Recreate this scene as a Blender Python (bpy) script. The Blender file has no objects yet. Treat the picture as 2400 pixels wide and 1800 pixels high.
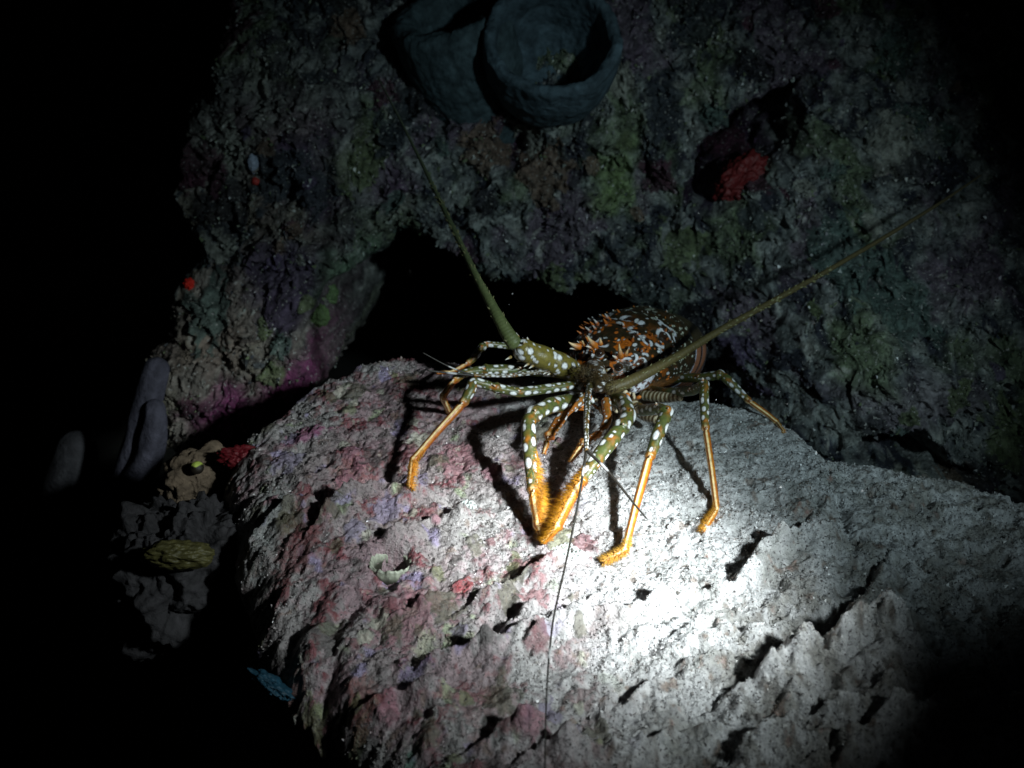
import bpy, math, random
import numpy as np

# ------------------------------------------------------------------ camera, world, torch
SC = bpy.context.scene
COL = SC.collection
PITCH = math.radians(25.0)
CAM = np.array([0.0, 0.0, 0.40])
LENS = 38.0
KW = 36.0 / LENS                                   # width of the view at distance 1
FWD = np.array([0.0, math.cos(PITCH), -math.sin(PITCH)])
UPV = np.array([0.0, math.sin(PITCH), math.cos(PITCH)])
RGT = np.array([1.0, 0.0, 0.0])

cd = bpy.data.cameras.new("camera")
cd.lens = LENS
cd.sensor_width = 36.0
cd.clip_start = 0.01
cd.clip_end = 200.0
co = bpy.data.objects.new("camera", cd)
COL.objects.link(co)
co.location = CAM
co.rotation_euler = (math.pi / 2 - PITCH, 0, 0)
SC.camera = co
cd.dof.use_dof = True
cd.dof.focus_distance = 0.71
cd.dof.aperture_fstop = 9.0

W = bpy.data.worlds.new("World")
SC.world = W
W.use_nodes = True
wn = W.node_tree
bg = wn.nodes["Background"]
sky = wn.nodes.new("ShaderNodeTexSky")
sky.sky_type = 'NISHITA'
sky.sun_disc = False
sky.sun_elevation = math.radians(-4.0)
sky.sun_rotation = math.radians(120.0)
wn.links.new(sky.outputs[0], bg.inputs[0])
bg.inputs[1].default_value = 0.03                 # night, under water

TORCH = np.array([0.43, 0.15, 0.46])               # the diver's torch, right of the camera


def look_at(o, target):
    from mathutils import Vector
    d = Vector(target) - o.location
    o.rotation_euler = d.to_track_quat('-Z', 'Y').to_euler()


def spot(name, target, power, size_deg, blend, colour, radius):
    l = bpy.data.lights.new(name, 'SPOT')
    l.energy = power
    l.spot_size = math.radians(size_deg)
    l.spot_blend = blend
    l.color = colour
    l.shadow_soft_size = radius
    o = bpy.data.objects.new(name, l)
    COL.objects.link(o)
    o.location = TORCH
    look_at(o, target)
    return o


spot("torch_core", (0.044, 0.562, 0.02), 80.0, 17.6, 1.0, (0.93, 0.99, 1.0), 0.028)
spot("torch_beam", (-0.182, 0.735, -0.115), 23.0, 33.5, 1.0, (0.86, 0.98, 1.0), 0.028)
spot("torch_spill", (0.0588, 0.9998, 0.035), 9.5, 51.5, 1.0, (0.70, 0.93, 1.0), 0.022)

SC.view_settings.view_transform = 'Standard'
SC.view_settings.look = 'None'
SC.view_settings.gamma = 1.0
SC.view_settings.exposure = 0.0

# ------------------------------------------------------------------ helpers
rng = np.random.default_rng(7)
random.seed(7)


def ray(px, py):
    return FWD + RGT * ((px - 1200) / 2400 * KW) + UPV * ((900 - py) / 2400 * KW)


def at(px, py, d):
    return CAM + ray(px, py) * d


def pxm(d):                                        # metres per photo pixel at depth d
    return d * KW / 2400


_P = np.random.default_rng(3).permutation(256)
_P = np.concatenate([_P, _P, _P])
_G = np.random.default_rng(4).normal(size=(256, 3))
_G /= np.linalg.norm(_G, axis=1)[:, None]


def perlin(x, y, z):
    sh = np.shape(x)
    x = np.ravel(x).astype(np.float64)
    y = np.ravel(np.broadcast_to(y, sh)).astype(np.float64)
    z = np.ravel(np.broadcast_to(z, sh)).astype(np.float64)
    xi = np.floor(x).astype(np.int64); yi = np.floor(y).astype(np.int64); zi = np.floor(z).astype(np.int64)
    xf = x - xi; yf = y - yi; zf = z - zi
    u = xf * xf * xf * (xf * (xf * 6 - 15) + 10)
    v = yf * yf * yf * (yf * (yf * 6 - 15) + 10)
    w = zf * zf * zf * (zf * (zf * 6 - 15) + 10)
    xi &= 255; yi &= 255; zi &= 255
    out = 0
    for dx in (0, 1):
        wx = u if dx else 1 - u
        a = _P[xi + dx]
        for dy in (0, 1):
            wy = v if dy else 1 - v
            b = _P[a + yi + dy]
            for dz in (0, 1):
                wz = w if dz else 1 - w
                g = _G[_P[b + zi + dz]]
                out = out + wx * wy * wz * (g[:, 0] * (xf - dx) + g[:, 1] * (yf - dy) + g[:, 2] * (zf - dz))
    return out.reshape(sh)


def fbm(x, y, z, scale, octaves=4, gain=0.5, seed=0.0, billow=False):
    s = 0; a = 1.0; f = scale
    for k in range(octaves):
        n = perlin(x * f + seed + 17.3 * k, y * f + seed * 1.7 + 5.1 * k, z * f + 3.3 * k + seed)
        s = s + a * ((1 - 4 * np.abs(n)) * 0.5 if billow else n)
        a *= gain; f *= 2.03
    return s


def sstep(a, b, x):
    t = np.clip((x - a) / (b - a), 0, 1)
    return t * t * (3 - 2 * t)


def softplus(x, w):
    return w * np.logaddexp(0, x / w)


def poly_sd(X, Y, poly):
    """signed distance, negative inside"""
    n = len(poly)
    d = np.full(X.shape, 1e9)
    inside = np.zeros(X.shape, bool)
    for i in range(n):
        ax, ay = poly[i]; bx, by = poly[(i + 1) % n]
        ex, ey = bx - ax, by - ay
        wx, wy = X - ax, Y - ay
        t = np.clip((wx * ex + wy * ey) / (ex * ex + ey * ey + 1e-12), 0, 1)
        d = np.minimum(d, (wx - ex * t) ** 2 + (wy - ey * t) ** 2)
        c = ((ay > Y) != (by > Y)) & (X < (bx - ax) * (Y - ay) / (by - ay + 1e-12) + ax)
        inside ^= c
    d = np.sqrt(d)
    return np.where(inside, -d, d)


def line_d(X, Y, pts):
    d = np.full(X.shape, 1e9)
    for (ax, ay), (bx, by) in zip(pts[:-1], pts[1:]):
        ex, ey = bx - ax, by - ay
        t = np.clip(((X - ax) * ex + (Y - ay) * ey) / (ex * ex + ey * ey + 1e-12), 0, 1)
        d = np.minimum(d, (X - ax - ex * t) ** 2 + (Y - ay - ey * t) ** 2)
    return np.sqrt(d)


def line_ds(X, Y, pts):
    """distance to a polyline and the side (+1 = left of its direction)"""
    d = np.full(X.shape, 1e9); sg = np.ones(X.shape)
    for (ax, ay), (bx, by) in zip(pts[:-1], pts[1:]):
        ex, ey = bx - ax, by - ay
        t = np.clip(((X - ax) * ex + (Y - ay) * ey) / (ex * ex + ey * ey + 1e-12), 0, 1)
        q = (X - ax - ex * t) ** 2 + (Y - ay - ey * t) ** 2
        m = q < d
        sg = np.where(m, np.sign(ex * (Y - ay) - ey * (X - ax)), sg)
        d = np.where(m, q, d)
    return np.sqrt(d), sg


def lin(c):
    c = np.asarray(c, float) / 255.0
    return np.where(c <= 0.04045, c / 12.92, ((c + 0.055) / 1.055) ** 2.4)


def mesh_np(name, V, F, C=None, mat=None, smooth=True):
    V = np.asarray(V, np.float32).reshape(-1, 3)
    me = bpy.data.meshes.new(name)
    F4 = [np.asarray(f, np.int32) for f in F]
    loops = np.concatenate([f.ravel() for f in F4])
    tot = np.concatenate([np.full(len(f), f.shape[1], np.int32) for f in F4])
    start = np.concatenate([[0], np.cumsum(tot)[:-1]]).astype(np.int32)
    me.vertices.add(len(V)); me.vertices.foreach_set("co", V.ravel())
    me.loops.add(len(loops)); me.loops.foreach_set("vertex_index", loops)
    me.polygons.add(len(tot)); me.polygons.foreach_set("loop_start", start)
    me.polygons.foreach_set("use_smooth", np.full(len(tot), smooth, bool))
    me.update(calc_edges=True)
    me.validate()
    if C is not None:
        C = np.asarray(C, np.float32).reshape(-1, 3)
        a = me.attributes.new("Col", 'FLOAT_COLOR', 'POINT')
        a.data.foreach_set("color", np.concatenate([C, np.ones((len(C), 1), np.float32)], 1).ravel())
    if mat:
        me.materials.append(mat)
    return me


def link(name, me, parent=None):
    o = bpy.data.objects.new(name, me)
    COL.objects.link(o)
    if parent is not None:
        o.parent = parent
        o.matrix_parent_inverse.identity()
        o.location = -np.array(parent.location) if parent.parent is None else (0, 0, 0)
    return o


def tag(o, label=None, cat=None, group=None, kind=None):
    if label: o["label"] = label
    if cat: o["category"] = cat
    if group: o["group"] = group
    if kind: o["kind"] = kind
    return o


def grid_faces(ny, nx, wrap=False):
    idx = np.arange(ny * nx).reshape(ny, nx)
    if wrap:
        nxt = np.roll(idx, -1, axis=1)
        return np.stack([idx[:-1], nxt[:-1], nxt[1:], idx[1:]], -1).reshape(-1, 4)
    return np.stack([idx[:-1, :-1], idx[:-1, 1:], idx[1:, 1:], idx[1:, :-1]], -1).reshape(-1, 4)


class Acc:
    def __init__(s):
        s.V = []; s.C = []; s.F4 = []; s.F3 = []; s.n = 0

    def add(s, V, F4=None, F3=None, C=None):
        V = np.asarray(V).reshape(-1, 3)
        s.V.append(V)
        C = np.asarray(C, float)
        s.C.append(np.broadcast_to(C, V.shape) if C.ndim == 1 else C.reshape(-1, 3))
        if F4 is not None and len(F4): s.F4.append(np.asarray(F4) + s.n)
        if F3 is not None and len(F3): s.F3.append(np.asarray(F3) + s.n)
        s.n += len(V)

    def build(s, name, mat, parent=None):
        F = []
        if s.F4: F.append(np.concatenate(s.F4))
        if s.F3: F.append(np.concatenate(s.F3))
        me = mesh_np(name, np.concatenate(s.V), F, np.concatenate(s.C), mat)
        return link(name, me, parent)


# ------------------------------------------------------------------ materials
def material(name, rough=0.6, spec=0.5, vary=(0.7, 1.25), nscale=60.0, bumps=((300.0, 0.4, 0.0012),), coat=0.0,
             speck=None, sss=0.0, transl=0.0):
    m = bpy.data.materials.new(name)
    m.use_nodes = True
    t = m.node_tree
    N, L = t.nodes, t.links
    b = N["Principled BSDF"]
    b.inputs["Roughness"].default_value = rough
    b.inputs["Specular IOR Level"].default_value = spec
    b.inputs["Coat Weight"].default_value = coat
    b.inputs["Coat Roughness"].default_value = 0.2
    at_ = N.new("ShaderNodeAttribute"); at_.attribute_name = "Col"
    tc = N.new("ShaderNodeTexCoord")
    nz = N.new("ShaderNodeTexNoise"); nz.inputs["Scale"].default_value = nscale
    nz.inputs["Detail"].default_value = 8.0; nz.inputs["Roughness"].default_value = 0.65
    L.new(tc.outputs["Object"], nz.inputs["Vector"])
    mr = N.new("ShaderNodeMapRange")
    mr.inputs[1].default_value = 0.3; mr.inputs[2].default_value = 0.7
    mr.inputs[3].default_value = vary[0]; mr.inputs[4].default_value = vary[1]
    L.new(nz.outputs["Fac"], mr.inputs[0])
    mul = N.new("ShaderNodeMix"); mul.data_type = 'RGBA'; mul.blend_type = 'MULTIPLY'
    mul.inputs[0].default_value = 1.0
    L.new(at_.outputs["Color"], mul.inputs[6])
    L.new(mr.outputs[0], mul.inputs[7])
    out = mul.outputs[2]
    if speck:
        sc, thr, colr = speck
        n2 = N.new("ShaderNodeTexNoise"); n2.inputs["Scale"].default_value = sc
        n2.inputs["Detail"].default_value = 3.0
        L.new(tc.outputs["Object"], n2.inputs["Vector"])
        r2 = N.new("ShaderNodeMapRange")
        r2.inputs[1].default_value = thr; r2.inputs[2].default_value = thr + 0.06
        L.new(n2.outputs["Fac"], r2.inputs[0])
        mx = N.new("ShaderNodeMix"); mx.data_type = 'RGBA'
        L.new(r2.outputs[0], mx.inputs[0])
        L.new(out, mx.inputs[6])
        mx.inputs[7].default_value = (*colr, 1)
        out = mx.outputs[2]
    L.new(out, b.inputs["Base Color"])
    if sss:
        b.inputs["Subsurface Weight"].default_value = sss
        b.inputs["Subsurface Radius"].default_value = (0.004, 0.002, 0.001)
        b.inputs["Subsurface Scale"].default_value = 1.0
    prev = None
    for sc, st, dist in bumps:
        n = N.new("ShaderNodeTexNoise"); n.inputs["Scale"].default_value = sc
        n.inputs["Detail"].default_value = 6.0; n.inputs["Roughness"].default_value = 0.6
        L.new(tc.outputs["Object"], n.inputs["Vector"])
        bp = N.new("ShaderNodeBump"); bp.inputs["Strength"].default_value = st
        bp.inputs["Distance"].default_value = dist
        L.new(n.outputs["Fac"], bp.inputs["Height"])
        if prev: L.new(prev.outputs[0], bp.inputs["Normal"])
        prev = bp
    if prev: L.new(prev.outputs[0], b.inputs["Normal"])
    return m


M_ROCK = material("pale_rock", 0.38, 0.6, (0.55, 1.22), 220.0, ((90.0, 0.6, 0.004), (420.0, 1.0, 0.0022)), speck=(620.0, 0.60, (0.06, 0.05, 0.05)))
M_REEF = material("reef_rock", 0.65, 0.4, (0.15, 1.75), 95.0, ((60.0, 0.7, 0.006), (260.0, 1.0, 0.004)), speck=(330.0, 0.63, (0.45, 0.45, 0.42)))
M_SAND = material("dark_sand", 0.9, 0.2, (0.6, 1.2), 30.0, ((80.0, 0.6, 0.004),))
M_SHELL = material("lobster_shell", 0.36, 0.5, (0.62, 1.22), 420.0, ((380.0, 0.45, 0.0008),))
M_ANT = material("antenna_shell", 0.5, 0.4, (0.75, 1.15), 400.0, ((700.0, 0.5, 0.0006),))
M_HAIR = material("bristle", 0.45, 0.4, (0.9, 1.1), 400.0, ())
M_EYE = material("eye_gloss", 0.12, 0.6, (1, 1), 100.0, ())
M_SPONGE = material("sponge_skin", 0.8, 0.25, (0.6, 1.2), 120.0, ((160.0, 0.8, 0.003), (500.0, 0.6, 0.001)))
M_SOFT = material("soft_growth", 0.55, 0.4, (0.7, 1.2), 160.0, ((200.0, 0.6, 0.002),))
M_RIM = material("pale_shell", 0.5, 0.4, (0.7, 1.1), 300.0, ((400.0, 0.6, 0.001),))

# ------------------------------------------------------------------ boulder the lobster stands on
SL = 0.147


def plane_z(x, y):
    return SL * (y - 0.416)


def on_slab(px, py):
    """pixel -> point on the smooth top of the boulder"""
    r = ray(px, py)
    # z = SL*(y-.416) ; CAM + r*t
    t = (SL * (CAM[1] - 0.416) - CAM[2]) / (r[2] - SL * r[1])
    return CAM + r * t


def slab_xy(pts):
    return [tuple(on_slab(*p)[:2]) for p in pts]


B_OUT = slab_xy([(700, 880), (620, 935), (545, 975), (505, 1060), (530, 1180), (555, 1300), (585, 1430),
                 (650, 1550), (760, 1670), (865, 1775), (960, 1890)]) + [(-0.05, 0.10), (1.0, 0.10)] + \
    slab_xy([(2500, 1150), (2300, 1100), (2130, 1070), (2020, 1050), (1960, 1030), (1900, 980), (1810, 925), (1690, 890), (1520, 870), (1380, 855), (1240, 845), (1080, 810),
             (930, 800), (820, 815)])

GROOVES = [  # (pixel polyline, half width in px, depth in m)
    ([(1400, 1490), (1480, 1450), (1560, 1462), (1640, 1428), (1720, 1432), (1800, 1385), (1840, 1330)], 28, 0.016),
    ([(1800, 1480), (1850, 1505), (1920, 1505), (1980, 1480)], 40, 0.012),
    ([(1735, 1330), (1760, 1290), (1830, 1270)], 26, 0.010),
    ([(1985, 1280), (1980, 1380), (1970, 1450)], 20, 0.010),
    ([(1320, 1745), (1380, 1730), (1410, 1750)], 26, 0.014),
    ([(1160, 1500), (1152, 1470), (1190, 1440)], 20, 0.012),
    ([(1065, 1522), (1120, 1512)], 12, 0.010),
    ([(975, 1530), (980, 1505), (1040, 1510)], 12, 0.010),
    ([(1170, 1740), (1190, 1690)], 26, 0.010),
    ([(883, 1435), (888, 1455)], 18, 0.008),
    ([(1245, 1390), (1265, 1410)], 30, 0.008),
    ([(1180, 1330), (1255, 1300)], 20, 0.007),
    ([(1000, 1250), (1060, 1235), (1120, 1260)], 14, 0.006),
    ([(755, 1190), (790, 1150), (850, 1130), (915, 1130)], 22, 0.012),
    ([(900, 1225), (975, 1200), (1050, 1185)], 16, 0.009),
    ([(660, 1145), (730, 1160)], 12, 0.007),
    ([(925, 1345), (870, 1370), (810, 1425), (770, 1500), (755, 1580), (775, 1700), (830, 1780)], 24, 0.014),
    ([(690, 1470), (730, 1400), (760, 1370)], 22, 0.009),
    ([(640, 1600), (650, 1500), (680, 1440)], 18, 0.008),
    ([(1730, 1800), (1790, 1735), (1850, 1745), (1950, 1690), (2030, 1670)], 16, 0.012),
    ([(1950, 1640), (2010, 1560), (2040, 1520)], 16, 0.010),
    ([(1630, 1550), (1680, 1545), (1730, 1580)], 18, 0.007),
    ([(1440, 1640), (1520, 1600), (1580, 1590)], 12, 0.006),
    ([(1560, 1770), (1600, 1730), (1620, 1690)], 18, 0.008),
    ([(1480, 1560), (1500, 1530), (1530, 1500)], 14, 0.006),
    ([(1800, 1180), (1850, 1230), (1880, 1290)], 26, 0.009),
    ([(1960, 1180), (1975, 1230), (1985, 1270)], 10, 0.012),
    ([(960, 1230), (900, 1260)], 10, 0.004),
    ([(1050, 1370), (1120, 1350), (1200, 1370)], 18, 0.006),
    ([(1260, 1680), (1300, 1640)], 20, 0.008),
    ([(930, 1650), (990, 1670)], 22, 0.009),
    ([(2080, 1780), (2120, 1700), (2170, 1650)], 20, 0.012),
]
RIDGES = [  # scarps, drawn left to right: steep on the far side, long slope towards the torch
    ([(1300, 1490), (1340, 1466), (1420, 1452), (1498, 1436), (1580, 1428), (1640, 1420), (1690, 1408), (1750, 1380), (1775, 1330), (1845, 1280), (1920, 1262)], 20, 0.013),
    ([(1825, 1590), (1867, 1572), (1920, 1570), (1975, 1560), (2050, 1520)], 34, 0.027),
    ([(1740, 1790), (1790, 1745), (1850, 1728), (1930, 1712), (1985, 1690), (2030, 1660)], 18, 0.014),
    ([(1320, 1778), (1360, 1768), (1410, 1766)], 22, 0.016),
    ([(1630, 1500), (1700, 1496), (1760, 1502), (1830, 1488)], 14, 0.009),
    ([(1640, 1560), (1700, 1548), (1740, 1560)], 12, 0.007),
    ([(1740, 1790), (1780, 1770), (1830, 1765)], 18, 0.012),
    ([(1480, 1640), (1530, 1612), (1560, 1600)], 10, 0.006),
    ([(1960, 1790), (2040, 1760), (2120, 1700)], 20, 0.016),
    ([(1985, 1450), (2030, 1420), (2060, 1350)], 18, 0.011),
    ([(1500, 1760), (1580, 1730), (1640, 1722)], 16, 0.009),
    ([(1150, 1530), (1200, 1518), (1240, 1500)], 16, 0.010),
    ([(1165, 1750), (1230, 1730)], 20, 0.013),
    ([(1010, 1560), (1070, 1548), (1140, 1535)], 14, 0.009),
    ([(760, 1225), (820, 1180), (900, 1165), (960, 1170)], 18, 0.012),
    ([(930, 1270), (1010, 1245), (1090, 1225)], 14, 0.009),
    ([(1160, 1400), (1220, 1375), (1290, 1345)], 18, 0.011),
    ([(1220, 1460), (1260, 1440), (1300, 1430)], 18, 0.010),
    ([(990, 1420), (1060, 1400), (1130, 1395)], 14, 0.007),
    ([(600, 1230), (660, 1200), (720, 1190)], 14, 0.008),
    ([(890, 1640), (960, 1625), (1040, 1630)], 16, 0.010),
]
SHELL_HOLE = on_slab(915, 1318)


def slab_h(X, Y, detail=True):
    wx = X + 0.010 * perlin(X * 28, Y * 28, 0 * X + 3.1) + 0.006 * perlin(X * 85, Y * 85, 0 * X + 6.1) + 0.003 * perlin(X * 200, Y * 200, 0 * X + 2.1)
    wy = Y + 0.010 * perlin(X * 28, Y * 28, 0 * X + 9.4) + 0.006 * perlin(X * 85, Y * 85, 0 * X + 1.4) + 0.003 * perlin(X * 200, Y * 200, 0 * X + 5.1)
    z = plane_z(X, Y)
    sd = poly_sd(X + 0.007 * perlin(X * 26, Y * 26, 0 * X + 13.1) + 0.003 * perlin(X * 80, Y * 80, 0 * X + 16.1),
                 Y + 0.007 * perlin(X * 26, Y * 26, 0 * X + 19.4) + 0.003 * perlin(X * 80, Y * 80, 0 * X + 11.4), B_OUT)
    z = z - 4.0 * softplus(sd + 0.002, 0.010)
    # left flank bends down
    z = z - 0.30 * softplus(-0.20 - X, 0.03)
    z = z - 0.22 * softplus(X - 0.42, 0.03)
    # gentle swells
    z = z + 0.010 * perlin(X * 9, Y * 9, 0 * X + 1.2)
    gx_ = X + 0.007 * perlin(X * 26, Y * 26, 0 * X + 13.1) + 0.0022 * perlin(X * 80, Y * 80, 0 * X + 16.1)
    gy_ = Y + 0.007 * perlin(X * 26, Y * 26, 0 * X + 19.4) + 0.0022 * perlin(X * 80, Y * 80, 0 * X + 11.4)
    edge_k = np.exp(-np.maximum(sd + 0.004, 0) / 0.010)
    gmod = perlin(X * 45, Y * 45, 0 * X + 20.2)
    for pts, wpx, dep in GROOVES:
        dep *= 0.6
        q = slab_xy(pts)
        cy = sum(p[1] for p in q) / len(q)
        w = wpx * pxm(math.hypot(cy, 0.4)) * 1.15
        d = line_d(gx_, gy_, q)
        z = z - edge_k * dep * (0.75 + 0.9 * gmod) * np.exp(-np.abs(d / w) ** 2.4)
    jag = np.clip(1 + 0.6 * perlin(X * 80, Y * 80, 0 * X + 30.2) + 0.25 * perlin(X * 210, Y * 210, 0 * X + 3.2), 0.5, 1.5)
    for pts, wpx, hh in RIDGES:
        q = slab_xy(pts)
        cy = sum(p[1] for p in q) / len(q)
        w = wpx * pxm(math.hypot(cy, 0.4)) * 1.15
        d, sg = line_ds(gx_, gy_, q)
        prof = np.where(sg > 0, np.exp(-(d / (0.65 * w)) ** 2), np.exp(-(d / (2.6 * w)) ** 1.3))
        z = z + edge_k * 1.15 * hh * (0.9 + 0.45 * gmod) * jag * prof
    d = np.hypot((X - SHELL_HOLE[0]) / 0.0108, (Y - SHELL_HOLE[1]) / 0.0092)
    z = z - 0.024 * np.exp(-d ** 6)
    if detail:
        z0 = z
        z = z + 0.0050 * fbm(X, Y * 1.15, 0 * X, 42, 4, 0.55, 11.0)
        z = z + 0.0022 * fbm(X, Y, 0 * X, 130, 3, 0.65, 2.0) + 0.0011 * perlin(X * 330, Y * 330, 0 * X + 8.8)
        rough = sstep(-0.02, 0.20, X + 0.6 * (0.52 - Y)) + sstep(0.02, -0.2, X) * 0.8
        z = z + 0.0085 * rough * np.minimum(fbm(X, Y, 0 * X, 58, 4, 0.55, 40.0, True), 0.35)
    if detail:
        z = z0 + (z - z0) * np.exp(-np.maximum(sd - 0.002, 0) / 0.012)
    return z


def foot(px, py, lift=0.0):
    """first hit of a photo ray with the boulder top"""
    r = ray(px, py)
    ts = np.linspace(0.35, 1.2, 1700)
    P = CAM + ts[:, None] * r
    h = slab_h(P[:, 0], P[:, 1])
    hit = (P[:, 2] <= h) & (ts > 0.45)
    k = np.argmax(hit) if hit.any() else int(np.argmin(np.abs(P[:, 2] - h) + (ts < 0.6) + 2.0 * (ts > 0.86)))
    p = P[k].copy()
    p[2] += lift
    return p


xs = np.concatenate([np.linspace(-0.62, -0.32, 90)[:-1], np.linspace(-0.32, 0.42, 800), np.linspace(0.42, 1.1, 300)[1:]])
ys = np.concatenate([np.linspace(0.08, 0.36, 90)[:-1], np.linspace(0.36, 0.86, 620), np.linspace(0.86, 1.25, 120)[1:]])
X, Y = np.meshgrid(xs, ys)
Z = np.maximum(slab_h(X, Y), -0.5)
UNDER = 0.5 * np.maximum(plane_z(X, Y) - Z - 0.03, 0) * sstep(0.15, 0.0, X)      # the left side is undercut


def gauss(cx, cy, sx, sy, rot=0.0):
    c, s = math.cos(rot), math.sin(rot)
    a = (X - cx) * c + (Y - cy) * s
    b = -(X - cx) * s + (Y - cy) * c
    return np.exp(-(a / sx) ** 2 - (b / sy) ** 2)


white = np.array([0.60, 0.60, 0.60]); grey = np.array([0.40, 0.41, 0.40])
mauve = np.array([0.31, 0.205, 0.225]); wine = np.array([0.20, 0.035, 0.045]); red = np.array([0.42, 0.02, 0.03])
green = np.array([0.36, 0.42, 0.26]); lilac = np.array([0.36, 0.30, 0.48]); brown = np.array([0.16, 0.11, 0.08])


def mix(C, col, w):
    return C * (1 - w[..., None]) + col * w[..., None]


n1 = fbm(X, Y, 0 * X, 16, 5, 0.6, 5.0)
n2 = fbm(X, Y, 0 * X, 40, 4, 0.6, 25.0)
n3 = fbm(X, Y, 0 * X, 90, 3, 0.6, 65.0)
n4 = fbm(X, Y, 0 * X, 210, 3, 0.65, 165.0)
n2 = n2 + 0.45 * n4
n1 = n1 + 0.35 * n3 + 0.3 * n4
C = np.broadcast_to(white, X.shape + (3,)).copy()
C = mix(C, grey, sstep(-0.1, 0.5, n2))
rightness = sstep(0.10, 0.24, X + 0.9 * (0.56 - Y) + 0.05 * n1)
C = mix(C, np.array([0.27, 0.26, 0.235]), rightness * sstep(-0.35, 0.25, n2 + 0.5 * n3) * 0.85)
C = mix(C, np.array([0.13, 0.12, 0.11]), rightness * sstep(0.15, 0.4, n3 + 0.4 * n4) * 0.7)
leftness = sstep(0.10, -0.06, X + 0.02 * n1)
C = mix(C, np.array([0.33, 0.30, 0.29]), leftness * 0.85)
C = mix(C, np.array([0.27, 0.20, 0.205]), leftness * sstep(0.0, 0.5, fbm(X, Y, 0 * X, 9, 3, 0.6, 15.0) + 0.2) * 0.7)
C = mix(C, mauve, leftness * sstep(-0.20, 0.35, n1 + 0.25 * n2) * 0.9)
C = mix(C, wine, leftness * sstep(0.22, 0.42, n2 + 0.3 * n1) * 0.85)
C = mix(C, green, leftness * sstep(0.30, 0.45, fbm(X, Y, 0 * X, 45, 3, 0.5, 81.0)) * 0.8)
C = mix(C, lilac, leftness * sstep(0.30, 0.45, fbm(X, Y, 0 * X, 55, 3, 0.5, 131.0)) * 0.8)
C = mix(C, brown, sstep(0.36, 0.5, n3 + 0.15 * n2) * 0.7)
C = mix(C, np.array([0.10, 0.085, 0.08]), leftness * sstep(0.18, 0.42, n4 - 0.3 * n1) * 0.75)


def patch(px, py, rx, ry, col, amt=0.9, rot=0.0, edge=0.5):
    global C
    c = on_slab(px, py)
    s = pxm(math.hypot(c[1], 0.4))
    w = gauss(c[0], c[1], rx * s * 0.9, ry * s * 1.5, rot)
    C = mix(C, np.asarray(col) * 0.8, 0.85 * amt * sstep(edge - 0.10, edge + 0.22, w + 0.50 * n2 + 0.4 * n3 + 0.4 * n4))


patch(960, 1440, 130, 75, np.array([0.42, 0.21, 0.24]), 0.9)          # smooth mauve crust by the groove
patch(690, 1280, 90, 80, np.array([0.24, 0.09, 0.09]), 0.85)
patch(760, 1400, 40, 45, wine, 0.95)
patch(715, 1020, 60, 22, np.array([0.46, 0.13, 0.28]), 0.9, 0.3)
patch(1080, 1080, 70, 60, np.array([0.40, 0.17, 0.20]), 0.8)
patch(830, 1110, 60, 40, np.array([0.42, 0.2, 0.2]), 0.7)
patch(1230, 1330, 90, 26, np.array([0.3, 0.1, 0.1]), 0.8, 0.5)
patch(1260, 1410, 45, 40, np.array([0.24, 0.07, 0.08]), 0.85)
patch(1080, 1370, 35, 18, red, 0.8)
patch(970, 1590, 40, 30, lilac, 0.8)
patch(1180, 1500, 30, 25, lilac, 0.8)
patch(1000, 1500, 35, 25, np.array([0.5, 0.52, 0.38]), 0.9)
patch(1090, 1500, 35, 22, np.array([0.55, 0.58, 0.42]), 0.9)
patch(830, 1700, 35, 30, green, 0.9)
patch(960, 1770, 20, 40, np.array([0.2, 0.42, 0.32]), 0.8)
patch(620, 1230, 60, 120, np.array([0.36, 0.40, 0.38]), 0.7)
patch(1150, 1680, 120, 60, np.array([0.34, 0.2, 0.2]), 0.6)
patch(850, 1620, 40, 60, np.array([0.3, 0.12, 0.1]), 0.7)
cr = random.Random(17)
bump = 0 * X
for k in range(170):
    cx, cy, r0 = cr.uniform(-0.20, 0.045), cr.uniform(0.37, 0.78), cr.choice([0.0022, 0.003, 0.004, 0.006, 0.009])
    sel = (np.abs(X - cx) < 3 * r0) & (np.abs(Y - cy) < 3 * r0)
    if not sel.any(): continue
    ii = np.ix_(np.where(sel.any(1))[0], np.where(sel.any(0))[0])
    q = np.hypot(X[ii] - cx, (Y[ii] - cy) / 1.3) / r0 + 0.9 * n3[ii] + 0.7 * n4[ii]
    wgt = sstep(1.05, 0.88, q)
    colr = np.array(cr.choice([[0.16, 0.035, 0.045], [0.20, 0.21, 0.10], [0.46, 0.45, 0.36], [0.36, 0.15, 0.19], [0.09, 0.075, 0.07], [0.30, 0.25, 0.36], [0.11, 0.10, 0.06]]))
    C[ii] = mix(C[ii], colr, wgt * 0.72)
    bump[ii] = np.maximum(bump[ii], wgt * 0.0012)
Z = Z + bump
C = C * (0.92 + 0.25 * n3[..., None] + 0.30 * n4[..., None])
Z = Z + 0.012 * np.clip(C[..., 0] - C[..., 1] - 0.03, 0, 0.16)                # living crusts stand a little proud
CB = np.clip(C, 0.01, 0.8); BX, BY = xs, ys
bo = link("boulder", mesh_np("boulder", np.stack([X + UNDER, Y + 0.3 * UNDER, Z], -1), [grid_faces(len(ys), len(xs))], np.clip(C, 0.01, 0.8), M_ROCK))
tag(bo, "broad pale boulder crusted pink and mauve that the spotted lobster stands on", "boulder")

# ------------------------------------------------------------------ reef wall behind
WS = 0.7


def wall_y(z):
    return 1.0 + WS * (z - 0.05)


def on_wall(px, py):
    r = ray(px, py)
    # CAM.y + r.y t = 1 + WS*(CAM.z + r.z t - .05)
    t = (1.0 + WS * (CAM[2] - 0.05) - CAM[1]) / (r[1] - WS * r[2])
    return CAM + r * t


def wall_xz(pts):
    return [(p[0], p[2]) for p in (on_wall(*q) for q in pts)]


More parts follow.
